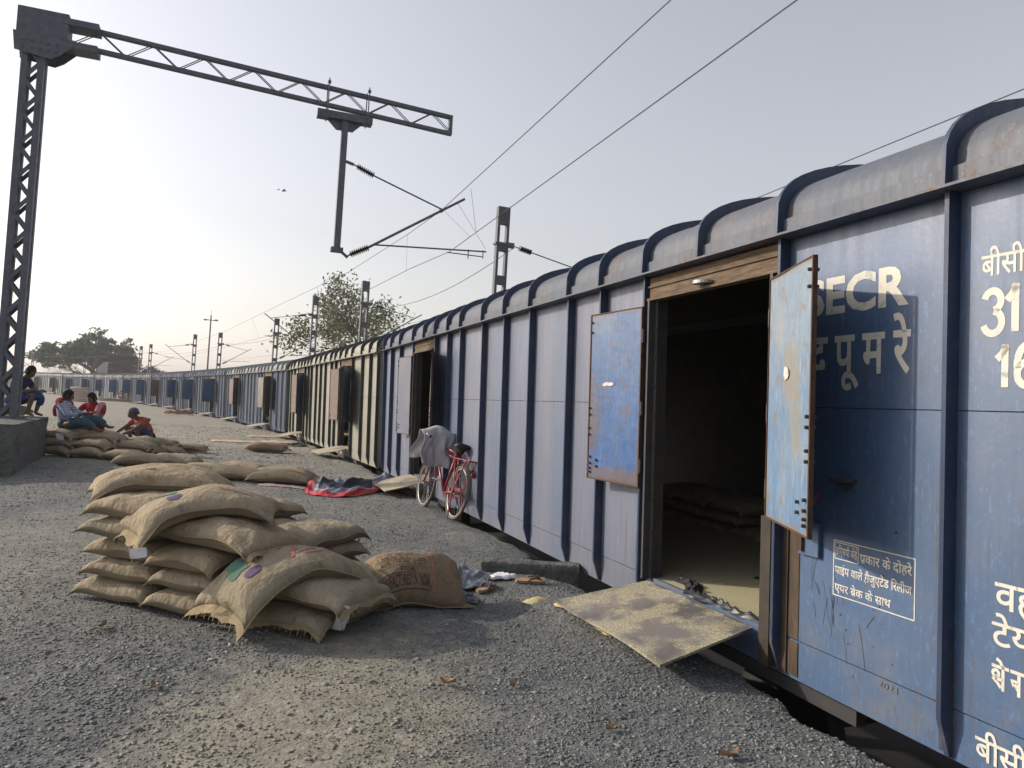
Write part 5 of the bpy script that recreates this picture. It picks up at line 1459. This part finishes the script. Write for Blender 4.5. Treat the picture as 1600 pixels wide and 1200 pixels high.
# man in red, facing the camera
J = dict(pelvis=(-8.72, 16.24, .56), chest=(-8.74, 16.20, .87), neck=(-8.75, 16.15, 1.02), head=(-8.76, 16.10, 1.13),
         shl=(-8.54, 16.17, .97), shr=(-8.95, 16.17, .97), ell=(-8.48, 15.98, .74), elr=(-9.02, 15.98, .74), wrl=(-8.66, 15.84, .76), wrr=(-8.84, 15.84, .76), hal=(-8.72, 15.76, .78), har=(-8.80, 15.76, .78),
         hpl=(-8.61, 16.2, .53), hpr=(-8.84, 16.2, .53), knl=(-8.42, 15.88, .62), knr=(-9.06, 15.88, .62), anl=(-8.74, 15.78, .52), anr=(-8.76, 15.90, .52), tol=(-8.86, 15.74, .51), tor=(-8.62, 15.84, .51))
p3, L, f, r_, u_ = person('man in red shirt with pink checked towel on one shoulder, looking down', J, (-.25, -.85, -.42))
shirt(p3, L, redc, 1.05, .8); legwear(p3, L, redc, 'lungi', .97, 1.08, .5)
scarf(p3, [L['shl'] + Vector((-.06, .12, -.12)), L['shl'] + Vector((-.04, .03, .07)), L['shl'] + Vector((-.04, -.09, .0)), L['shl'] + Vector((-.05, -.15, -.18)), L['shl'] + Vector((-.07, -.16, -.30))], [.06, .075, .075, .07, .055], pinkcheck, 'towel')
# man in orange squatting
J = dict(pelvis=(-8.00, 17.12, .36), chest=(-8.06, 16.98, .62), neck=(-8.15, 16.88, .74), head=(-8.23, 16.80, .84),
         shl=(-7.95, 16.86, .70), shr=(-8.26, 17.02, .70), ell=(-8.08, 16.60, .50), elr=(-8.45, 16.84, .50), wrl=(-8.32, 16.52, .38), wrr=(-8.55, 16.66, .36), hal=(-8.42, 16.50, .33), har=(-8.62, 16.58, .31),
         hpl=(-7.92, 17.06, .34), hpr=(-8.08, 17.16, .34), knl=(-8.08, 16.68, .56), knr=(-8.42, 16.92, .54), anl=(-8.03, 16.82, .225), anr=(-8.28, 17.0, .225), tol=(-8.15, 16.70, .20), tor=(-8.40, 16.88, .20))
p4, L, f, r_, u_ = person('man in orange shirt and grey head cloth squatting beside the far heap', J, (-.72, -.55, -.40), hair='none')
shirt(p4, L, orangec, 1.06, .6); legwear(p4, L, bluec, 'shorts', .85)
m = MB(); m.ball(L['head'] + Vector((0.012, .01, .045)), .112, .108, .095, 16, 10, .03); m.build('head_cloth', greyc, p4, smooth=True)
m = MB(); m.ball(L['head'] + Vector((.09, .06, .02)), .04, .04, .03, 8, 6); m.build('head_cloth_knot', greyc, p4, smooth=True)
tag(MB().build('unused', None), None) if False else None
# ------------------------------------------------------------------ bicycle
red_p = simple('bicycle_red', (.30, .018, .025), (.22, .015, .02), .35, 20, 0, .6)
tyre_m = simple('dusty_tyre', (.16, .14, .11), (.06, .057, .05), .9, 14)
rim_m = simple('steel_rim', (.42, .42, .42), (.30, .28, .26), .35, 30, metal=.7)
black_m = simple('black_rubber', (.02, .02, .02), (.035, .035, .035), .6, 20)
mudg = simple('dark_mudguard', (.10, .10, .105), (.16, .145, .13), .5, 10)
def make_bike(mat):
    root = empty('bicycle'); R_ = .345; WB = 1.16
    for x in (0, WB):
        w_ = MB(); w_.torus((x, 0, R_), (0, 1, 0), R_ - .021, .021, 48, 8)
        wh = w_.build('wheel', tyre_m, root, smooth=True)
        q = MB(); q.torus((x, 0, R_), (0, 1, 0), R_ - .047, .010, 40, 6); q.build('rim', rim_m, wh, smooth=True)
        q = MB(); q.tube([(x, -.05, R_), (x, .05, R_)], .022, 10)
        for k in range(28):
            a = 2 * PI * k / 28; b_ = a + (.25 if k % 2 else -.25); s_ = .03 if k % 4 < 2 else -.03
            q.tube([(x + .02 * math.cos(b_), s_, R_ + .02 * math.sin(b_)), (x + (R_ - .05) * math.cos(a), 0, R_ + (R_ - .05) * math.sin(a))], .0016, 4)
        q.build('spokes', rim_m, wh)
        q = MB(); a0, a1 = (.35, 3.3) if x == 0 else (.3, 2.75); rows = []
        for k in range(25):
            a = a0 + (a1 - a0) * k / 24
            rows.append([(x + (R_ + .022 - .012 * abs(j - 2) / 2) * math.cos(a), (j - 2) * .017, R_ + (R_ + .022 - .012 * abs(j - 2) / 2) * math.sin(a)) for j in range(5)])
        q.grid(rows); q.grid([[(p[0] + (x - p[0]) * .008, p[1], p[2] + (R_ - p[2]) * .008) for p in r_][::-1] for r_ in rows]); q.build('mudguard', mudg, root, smooth=True)
    BBp, ST, HT, HB = (.46, 0, .29), (.28, 0, .82), (.91, 0, .90), (.96, 0, .74)
    q = MB()
    for a, b_, r_ in ((BBp, ST, .017), (ST, HT, .015), (BBp, HB, .017), (HT, HB, .020), ((.30, 0, .76), (.93, 0, .82), .013)): q.tube([a, b_], r_, 10)
    for s_ in (-.055, .055):
        q.tube([(0, s_, R_), (BBp[0] - .04, s_ * .5, BBp[2])], .010, 8); q.tube([(0, s_, R_), (ST[0] - .01, s_ * .3, ST[2] - .04)], .009, 8)
    q.build('frame', mat, root, smooth=True)
    q = MB()
    for s_ in (-.05, .05): q.tube([(.965, s_ * .6, .73), (1.0, s_, .68), (WB, s_, R_)], .012, 8)
    q.tube([(.965, -.05, .73), (.965, .05, .73)], .014, 8); q.build('fork', mat, root, smooth=True)
    q = MB(); q.tube([HT, (.88, 0, 1.0)], .013, 8); q.tube([(.70, -.29, .99), (.84, -.27, 1.02), (.92, -.12, 1.03), (.92, .12, 1.03), (.84, .27, 1.02), (.70, .29, .99)], .011, 8); q.build('handlebar', rim_m, root, smooth=True)
    for s_ in (-1, 1):
        q = MB(); q.tube([(.58, s_ * .295, .975), (.70, s_ * .29, .99)], .019, 10); q.build('grip', black_m, root)
    q = MB(); q.tube([(.28, 0, .82), (.262, 0, .90)], .013, 8); q.tube([(.08, 0, .915), (.16, 0, .93), (.28, 0, .925), (.40, 0, .935)], [.10, .105, .055, .025], 12)
    q.v = [v_ if v_[2] < .81 or abs(v_[0] - .27) < .02 and v_[2] < .9 else (v_[0], v_[1], .925 + (v_[2] - .925) * (.38 if v_[2] > .87 or abs(v_[1]) > .02 else 1)) for v_ in q.v]
    q.build('saddle', black_m, root, smooth=True)
    q = MB()
    for s_ in (-.075, 0, .075): q.tube([(-.36, s_, .765), (.22, s_, .765)], .008, 6)
    for x in (-.36, -.2, -.04, .12): q.tube([(x, -.082, .765), (x, .082, .765)], .007, 6)
    for s_ in (-.07, .07): q.tube([(-.24, s_, .765), (0, s_, R_)], .008, 6); q.tube([(-.02, s_, .765), (0, s_, R_)], .007, 6)
    q.build('carrier_rack', mat, root)
    q = MB(); q.torus((.46, -.05, .29), (0, 1, 0), .085, .006, 24, 6); q.tube([(.46, -.09, .29), (.40, -.10, .14)], .010, 6); q.tube([(.46, .09, .29), (.52, .10, .44)], .010, 6); q.tube([(.36, -.16, .135), (.44, -.08, .135)], .014, 6); q.tube([(.48, .08, .445), (.56, .16, .445)], .014, 6); q.build('crank', rim_m, root)
    q = MB(); q.add([(.02, -.068, .40), (.46, -.068, .39), (.57, -.068, .29), (.46, -.068, .20), (.02, -.068, .31), (.02, -.060, .40), (.46, -.060, .39), (.57, -.060, .29), (.46, -.060, .20), (.02, -.060, .31)], [(0, 1, 2, 3, 4), (9, 8, 7, 6, 5)] + [(i, i + 5, (i + 1) % 5 + 5, (i + 1) % 5) for i in range(5)]); q.build('chain_guard', mat, root)
    q = MB(); q.tube([(0, -.075, R_), (-.06, -.09, .02), (-.06, .09, .02), (0, .075, R_)], .010, 6); q.build('stand', mat, root)
    q = MB(); q.tube([(-.385, 0, .60), (-.398, 0, .60)], .035, 12); q.build('rear_reflector', red_p, root)
    return root
bike = make_bike(red_p)
cmap = {}
for c in bpy.data.objects:
    if c.parent: cmap.setdefault(c.parent.name, []).append(c)
parked = [copy_tree(bike, None, cmap) for k in range(3)]
BX, BY = -.655, 9.66
bd = Vector((-1.16, 10.72, 0)) - Vector((BX, BY, 0))
bike.location = (BX, BY, gz(BX, BY) + .0); bike.rotation_euler = (math.radians(9), 0, math.atan2(bd.y, bd.x))
tag(bike, 'red bicycle leaning against the blue wagon with grey cloth on its handlebar', 'bicycle')
for k, (o, x, y, a, lab) in enumerate(zip(parked, (-40.5, -39.0, -38.2), (79.5, 78.5, 77.2), (.3, .5, .15), ('left one of the bicycles parked far off beside the timber', 'middle one of the bicycles parked far off beside the timber', 'right one of the bicycles parked far off beside the timber'))):
    o.location = (x, y, gz(x, y)); o.rotation_euler = (math.radians(6), 0, a); o.scale = (1.15, 1.15, 1.15); tag(o, lab, 'bicycle', 'bicycles parked far off')
# cloth hung over the handlebar
grey_cloth = cloth_mat('grey_cotton_cloth', (.42, .41, .43), (.33, .325, .35), 7)
rows = []
for i in range(57):
    y = -.24 + .56 * i / 56; row = []
    for j in range(41):
        t_ = -1 + 2 * j / 40; s_ = abs(t_)
        fold = (.040 * math.sin(19 * y + 2.2 * t_ + .8 * math.sin(5 * t_)) + .022 * math.sin(37 * y - 5 * t_ + 1) + .012 * math.sin(61 * y + 7 * t_)) * min(s_ * 1.8, 1)
        drop = (.46 + .12 * math.sin(6.5 * y + 1)) if t_ < 0 else (.36 + .08 * math.sin(6 * y))
        hump = .07 * math.exp(-((y - .08) / .12) ** 2)
        x = .90 + (.075 if t_ > 0 else -.075) * min(s_ * 5, 1) + (-.20 * s_ if t_ < 0 else .08 * s_) + fold
        z = 1.075 + hump - drop * max(s_ - .08, 0) - .03 * (y / .3) ** 2
        row.append((x, y * (1 + .12 * s_) + .02 * math.sin(9 * t_ + 5 * y), z))
    rows.append(row)
m = MB(); m.grid(rows); cl = m.build('cloth', grey_cloth, None, smooth=True)
cl.location = bike.location; cl.rotation_euler = bike.rotation_euler
tag(cl, 'grey cotton cloth draped over the handlebar of the red bicycle', 'cloth')
so = cl.modifiers.new('thick', 'SOLIDIFY'); so.thickness = .004

# ------------------------------------------------------------------ sheets and litter on the platform
def crumple(name, mat, cx_, cy_, lx, ly, ang, h_, seed, lab, cat, n_=44, z0=.006, smooth=True, group=None, sharp=1.0, mask=None, parent=None):
    rs_ = np.random.RandomState(seed); ph = rs_.uniform(0, 6.28, 10); fr = rs_.uniform(3, 11, 10); dr_ = rs_.uniform(0, PI, 10)
    ca_, sa_ = math.cos(ang), math.sin(ang); rows = []
    for i in range(n_ + 1):
        row = []
        for j in range(n_ + 1):
            u_, v_ = -1 + 2 * i / n_, -1 + 2 * j / n_
            w_ = 0; uu_, vv_ = u_ + .18 * math.sin(3 * v_ + ph[0]), v_ + .18 * math.sin(3.4 * u_ + ph[1]); tot = 0
            for k in range(10):
                am = 1 if k < 4 else .45
                q = math.sin((uu_ * math.cos(dr_[k]) + vv_ * math.sin(dr_[k])) * fr[k] * (.55 if k < 4 else 1.5) + ph[k]); w_ += am * (1 - abs(q)) ** 1.6; tot += am
            w_ = w_ / tot * 1.6
            eu = 1 + .10 * math.sin(3 * v_ + ph[7]) + .05 * math.sin(7 * v_ + ph[6]); ev = 1 + .12 * math.sin(2.5 * u_ + ph[8]) + .06 * math.sin(6 * u_ + ph[9])
            x = u_ * lx / 2 * eu; y = v_ * ly / 2 * ev
            X_, Y_ = cx_ + x * ca_ - y * sa_, cy_ + x * sa_ + y * ca_
            row.append((X_ - cx_, Y_ - cy_, max(gz(X_, Y_), -.05) + z0 + h_ * w_ * (1 - .75 * max(abs(u_), abs(v_)) ** 4)))
        rows.append(row)
    m = MB(); m.grid(rows); o = m.build(name, mat, parent, smooth=smooth); o.location = (cx_, cy_, 0)
    md = o.modifiers.new('thick', 'SOLIDIFY'); md.thickness = .003; md.offset = 1
    if lab: tag(o, lab, cat, group)
    return o, rows
poly = simple('grey_blue_polythene', (.10, .125, .15), (.15, .175, .20), .3, 9, .3, .6)
crumple('plastic_sheet', poly, -.40, 6.15, .60, .50, .5, .15, 3, 'crumpled grey blue plastic sheet behind the printed jute bag', 'plastic sheet')
crumple('plastic_sheet', simple('dark_polythene', (.03, .037, .05), (.05, .06, .075), .35, 9, .3, .6), -.38, 5.66, .42, .26, .2, .08, 8, 'dark plastic scrap under the open end of the printed bag', 'plastic scrap')
crumple('plastic_bag', simple('white_plastic', (.72, .72, .74), (.6, .6, .63), .35, 20), .02, 6.35, .20, .14, .2, .07, 5, 'crumpled white plastic bag lying beside the concrete slab', 'plastic bag', 14)
# tarpaulin with red border and navy fold
tarp_m = simple('faded_grey_blue_tarp', (.20, .22, .30), (.29, .28, .34), .6, 5, .2)
navy_t = simple('navy_tarp', (.018, .022, .045), (.03, .034, .06), .55, 6)
red_t = simple('red_tarp_border', (.50, .025, .03), (.42, .03, .035), .5, 12)
tz = Vector((-2.25, 12.1, 0))
tp = empty('tarpaulin', tz, label='crumpled grey and navy tarpaulin with red border before the far doorway', cat='tarpaulin')
c00, c10, c01, c11 = Vector((-2.95, 11.35, 0)), Vector((-1.45, 12.25, 0)), Vector((-3.05, 12.9, 0)), Vector((-1.9, 13.6, 0))
def tpos(u_, v_, lift=0):
    p = c00.lerp(c10, u_).lerp(c01.lerp(c11, u_), v_); p.y -= .55 * math.sin(PI * min(max(u_ * 1.4, 0), 1)) * (1 - v_)
    uw, vw = u_ + .06 * math.sin(9 * v_ + 1), v_ + .07 * math.sin(8 * u_)
    rd = lambda a_, b_, c_: (1 - abs(math.sin(a_ * uw + b_ * vw + c_))) ** 1.8
    h_ = .015 + .06 * rd(5, 7, 0) + .05 * rd(11, -6, 1) + .04 * rd(-4, 17, 2) + .025 * rd(26, 9, .5) + .02 * rd(18, -29, 3) + .10 * math.exp(-((v_ - .30 - .2 * u_) / .10) ** 2)
    return p - tz + Z3 * (gz(p.x, p.y) + h_ * (1 - .6 * (abs(2 * v_ - 1)) ** 6) + lift)
def tpatch(name, mat, u0_, u1_, v0_, v1_, n_=22, k_=14, lift=0):
    n_, k_ = n_ * 2, k_ * 2
    m = MB(); m.grid([[tpos(u0_ + (u1_ - u0_) * i / n_, v0_ + (v1_ - v0_) * j / k_, lift) for j in range(k_ + 1)] for i in range(n_ + 1)]); return m.build(name, mat, tp, smooth=True)
tpatch('sheet', tarp_m, 0, 1, 0, 1, 40, 30)
tpatch('red_border', red_t, 0, 1, -.02, .075, 40, 3, .006); tpatch('red_border', red_t, -.02, .05, .0, .42, 4, 16, .007)
tpatch('navy_fold', navy_t, .05, .62, .20, .44, 30, 10, .009)
crumple('pink_cloth', cloth_mat('faded_pink_cloth', (.42, .26, .27), (.36, .30, .30)), -3.42, 12.0, .8, .28, -.2, .03, 14, 'faded pink cloth strip between the row of bags and the tarpaulin', 'cloth')
# flat boards and old sacks by the doorways further on
board_m = simple('pale_cardboard', (.46, .37, .27), (.38, .30, .22), .9, 4, .3)
for k, (x, y, lx, ly, a, h_, lab) in enumerate(((-8.0, 22.6, 1.3, .9, .25, .05, 'pale flattened sack sheet on the gravel, left one before the cream wagon'), (-6.9, 23.4, 1.2, .8, .1, .06, 'pale cardboard sheet on the gravel, right one before the cream wagon'), (-8.1, 26.2, 1.5, .7, .3, .05, 'long pale flattened sheet on gravel nearest the slate wagon'))):
    crumple('flat_sheet', board_m, x, y, lx, ly, a, h_, 60 + k, lab, 'flat sheet', 12, group='flattened sheets before the wagons')
crumple('cloth_bundle', cloth_mat('orange_brown_cloth', (.34, .16, .08), (.20, .12, .09)), -19.6, 45.6, 1.5, .6, .5, .42, 71, 'orange brown cloth bundle on the ground before the fourth wagon', 'cloth bundle', 14)
crumple('cloth_bundle', cloth_mat('dark_bundle_cloth', (.05, .05, .06), (.09, .08, .08)), -6.1, 22.2, .6, .4, .2, .16, 72, 'small dark cloth bundle among the flattened sheets', 'cloth bundle', 12)
# timber and piled sacks at the far bend
tm = empty('timber_pile', (-38.2, 76.5, gz(-38.2, 76.5)), (0, 0, .35), 'low pile of pale planks on the ground near the far bicycles', 'timber pile')
rn = random.Random(3)
for k in range(9):
    m = MB(); y_ = rn.uniform(-.7, .7); x_ = rn.uniform(-.6, .6); a = rn.uniform(-.15, .15); z_ = .06 + .10 * (k // 3)
    m.obox((x_, y_, z_), (math.cos(a), math.sin(a), 0), (-math.sin(a), math.cos(a), 0), Z3, rn.uniform(1.6, 2.3), .12, .045); m.build('plank', board_m, tm)
fs = empty('sack_pile', (-36.5, 65, 0), (0, 0, .1), 'neat pile of folded pale sacks far behind the man in red', 'sack pile')
for k in range(6):
    m = MB(); m.tube([(-.75, 0, .12 + .2 * k), (-.7, .0, .12 + .2 * k), (.7, 0, .12 + .2 * k), (.75, 0, .12 + .2 * k)], [.04, .11, .11, .04], 8); m.build('folded_sack', simple('pale_sack', (.45, .36, .30), (.38, .26, .22), .95, 5) if k == 0 else bpy.data.materials['pale_sack'], fs, smooth=True)
# concrete slab, block and brick by the platform edge
sl = MB(); a_, b_ = Vector((-.17, 6.60, 0)), Vector((.66, 6.56, 0)); dd = (b_ - a_).normalized(); pp = Vector((-dd.y, dd.x, 0)); rn = random.Random(6)
rows = []
for i in range(13):
    c = a_.lerp(b_, i / 12); e = .16 - .02 * math.sin(i)
    rows.append([tuple(c + pp * x + Z3 * (z + rn.uniform(-.006, .006))) for x, z in ((0, -.08), (-.005, .05), (.0, .085), (.015, .10), (e - .02, .105), (e, .09), (e, -.08))])
sl.grid(rows); sl.add(rows[0], [tuple(range(7))]); sl.add(rows[-1], [tuple(range(6, -1, -1))])
tag(sl.build('concrete_slab', conc, None, auto=40), 'broken concrete kerb slab half sunk in gravel by the wagon edge', 'slab')
st = MB(); st.ball((1.02, 4.72, .05), .09, .07, .055, 9, 6, .18); tag(st.build('stone', simple('buff_stone', (.42, .35, .27), (.30, .26, .21), .9, 12, .4), None, auto=50), 'buff stone propping the let-down flap of the near wagon', 'stone')
# sandals
tan_m = simple('tan_rubber', (.36, .24, .15), (.28, .18, .11), .7, 20); brown_m = simple('brown_strap', (.12, .07, .045), None, .6)
def sandal(x, y, ang, lab, tilt=0):
    root = empty('sandal', (x, y, gz(x, y) + .012), (tilt, 0, ang), lab, 'sandal', 'pair of sandals')
    pr = [(-.125, .0), (-.115, .030), (-.07, .036), (.0, .032), (.06, .044), (.105, .036), (.128, .0), (.11, -.034), (.06, -.042), (.0, -.034), (-.07, -.034), (-.115, -.027)]
    k = len(pr); m = MB(); m.add([(p[0], p[1], .0) for p in pr] + [(p[0], p[1], .02) for p in pr], [tuple(range(k - 1, -1, -1)), tuple(range(k, 2 * k))] + [(i, (i + 1) % k, (i + 1) % k + k, i + k) for i in range(k)]); m.build('sole', tan_m, root)
    m = MB()
    for s_ in (-1, 1): m.tube([(.085, 0, .02), (.05, s_ * .02, .045), (-.01, s_ * .034, .035), (-.025, s_ * .036, .015)], [.006, .009, .009, .006], 6)
    m.build('strap', brown_m, root, smooth=True)
sandal(-.11, 5.98, 1.15, 'tan sandal pointing away, left one near the printed bag'); sandal(.24, 6.22, .12, 'tan sandal lying sideways, right one near the concrete slab', .2)
# dead leaves
leaf_b = simple('dead_leaf', (.33, .23, .14), (.20, .13, .075), .8, 40)
LV = [(-2.26, 4.44, 'curled dead leaf left of the front stack corner'), (-1.57, 3.6, 'curled dead leaf in the dust at lower left'), (-.24, 3.94, 'brown dead leaf in the pale dusty lane'), (.98, 3.22, 'big orange dead leaf at the bottom edge near the wagon'), (.53, 3.46, 'orange dead leaf on gravel below the flap'), (-1.41, 7.56, 'reddish dead leaf on the gravel right of the stack'), (-1.17, 8.23, 'pale dead leaf on the gravel left of the bicycle'),
      (.10, 3.95, 'small dead leaf left of the flap on dark gravel'), (.66, 5.02, 'dead leaf beside the grain spill under the flap'), (-.9, 6.9, 'dead leaf on gravel behind the printed bag'), (-2.75, 3.35, 'dead leaf on grey gravel at far lower left')]
for k, (x, y, lab) in enumerate(LV):
    rn = random.Random(k); s_ = (.042 if k != 3 else .055) * rn.uniform(.8, 1.15); a = rn.uniform(0, 6.28); rows = []
    for i in range(7):
        u_ = -1 + 2 * i / 6; w_ = .42 * (1 - u_ * u_) ** .6 * (1 + .25 * math.sin(i * 2.3)); row = []
        for j in range(5):
            v_ = -1 + 2 * j / 4; x_, y_ = u_ * s_, v_ * w_ * s_
            row.append((x_ * math.cos(a) - y_ * math.sin(a), x_ * math.sin(a) + y_ * math.cos(a), .012 + s_ * (.35 * v_ * v_ + .25 * u_ * u_ + .1 * math.sin(3 * u_ + v_))))
        rows.append(row)
    m = MB(); m.grid(rows); o = m.build('dead_leaf', leaf_b, None, smooth=True); o.location = (x, y, gz(x, y)); tag(o, lab, 'dead leaf', 'dead leaves on the gravel')
# spilled grain heaps
grain_pile = simple('yellow_grain', (.60, .50, .27), (.46, .37, .18), .9, 120, .8, bdist=.004)
for k, (x, y, r, h_, lab) in enumerate(((.56, 5.30, .17, .035, 'yellow grain spill left of the flap corner'), (.78, 4.93, .16, .03, 'yellow grain spill in front of the flap'), (-1.0, 5.75, .16, .02, 'thin grain spill beside the lone printed bag'), (.28, 5.6, .10, .02, 'small grain scatter beside the sandals'))):
    rs_ = np.random.RandomState(k + 90); rows = []; n_ = 22
    for i in range(9):
        q = i / 8; rows.append([(r * q * math.cos(2 * PI * j / n_) * (1 + .3 * math.sin(3 * 2 * PI * j / n_ + k) + .12 * rs_.uniform(-1, 1)), .8 * r * q * math.sin(2 * PI * j / n_) * (1 + .25 * math.sin(2 * 2 * PI * j / n_ + 2 * k)), h_ * (1 - q * q) ** 1.3 + .012 - .016 * q * q) for j in range(n_ + 1)])
    m = MB(); m.grid(rows); o = m.build('grain_spill', grain_pile, None, smooth=True); o.location = (x, y, gz(x, y)); tag(o, lab, 'grain spill', 'grain spills by the near wagon')
# black plastic and string along the near door sill, seen inside
def wl2(s, off_, h): return wl(s, off_, h)
bp = simple('black_polythene', (.025, .028, .032), (.05, .05, .052), .4, 9, .3, .5)
rows = []; rs_ = np.random.RandomState(4)
for i in range(91):
    s_ = 4.74 - 1.16 * i / 90; row = []
    for j in range(13):
        o_ = .05 + (.10 + .05 * math.sin(i * .07)) * j / 12 + .03 * math.sin(i * .16) + .03 * math.sin(i * .09 + 1) + .10 * max(0, 1 - i / 30)
        pr_ = 1 - abs(j / 6 - 1) ** 2; h_ = .206 + (.030 * (1 - abs(math.sin(j * .55 + i * .11))) ** 1.5 + .022 * (1 - abs(math.sin(i * .31 - j * .5))) ** 1.5 + .015 * (1 - abs(math.sin(i * .12 + j * 1.1)))) * pr_ + .004
        row.append(wl(s_, max(o_, .02), h_))
    rows.append(row)
m = MB(); m.grid(rows); tag(m.build('plastic_sheet', bp, None, smooth=True), 'bunched black plastic sheet along the sill of the near doorway', 'plastic sheet')
rows = []
for i in range(25):
    s_ = 4.7 - 1.0 * i / 24; row = []
    for j in range(6):
        o_ = .78 + .16 * j / 5 + .10 * math.sin(i * .35) ; row.append(wl(s_, o_, .208 + .045 * abs(math.sin(i * .6 + j)) * (1 - abs(j / 2.5 - 1))))
    rows.append(row)
m = MB(); m.grid(rows); tag(m.build('plastic_sheet', bp, None, smooth=True), 'dark plastic strip lying across the grain on the wagon floor', 'plastic sheet')
# ------------------------------------------------------------------ hazy air round the whole scene
hz = MB(); hz.box(-420, 420, -60, 520, -3, 22)
hm = bpy.data.materials.new('haze'); hm.use_nodes = True; t = hm.node_tree
for x in list(t.nodes):
    if x.type == 'BSDF_PRINCIPLED': t.nodes.remove(x)
pv = t.nodes.new('ShaderNodeVolumePrincipled'); pv.inputs['Color'].default_value = (.93, .95, 1, 1); pv.inputs['Density'].default_value = .00055; pv.inputs['Anisotropy'].default_value = .35
t.links.new(pv.outputs[0], [x for x in t.nodes if x.type == 'OUTPUT_MATERIAL'][0].inputs['Volume'])
hm.cycles.homogeneous_volume = True if hasattr(hm.cycles, 'homogeneous_volume') else False
ho = hz.build('haze', hm, None); tag(ho, kind='stuff')
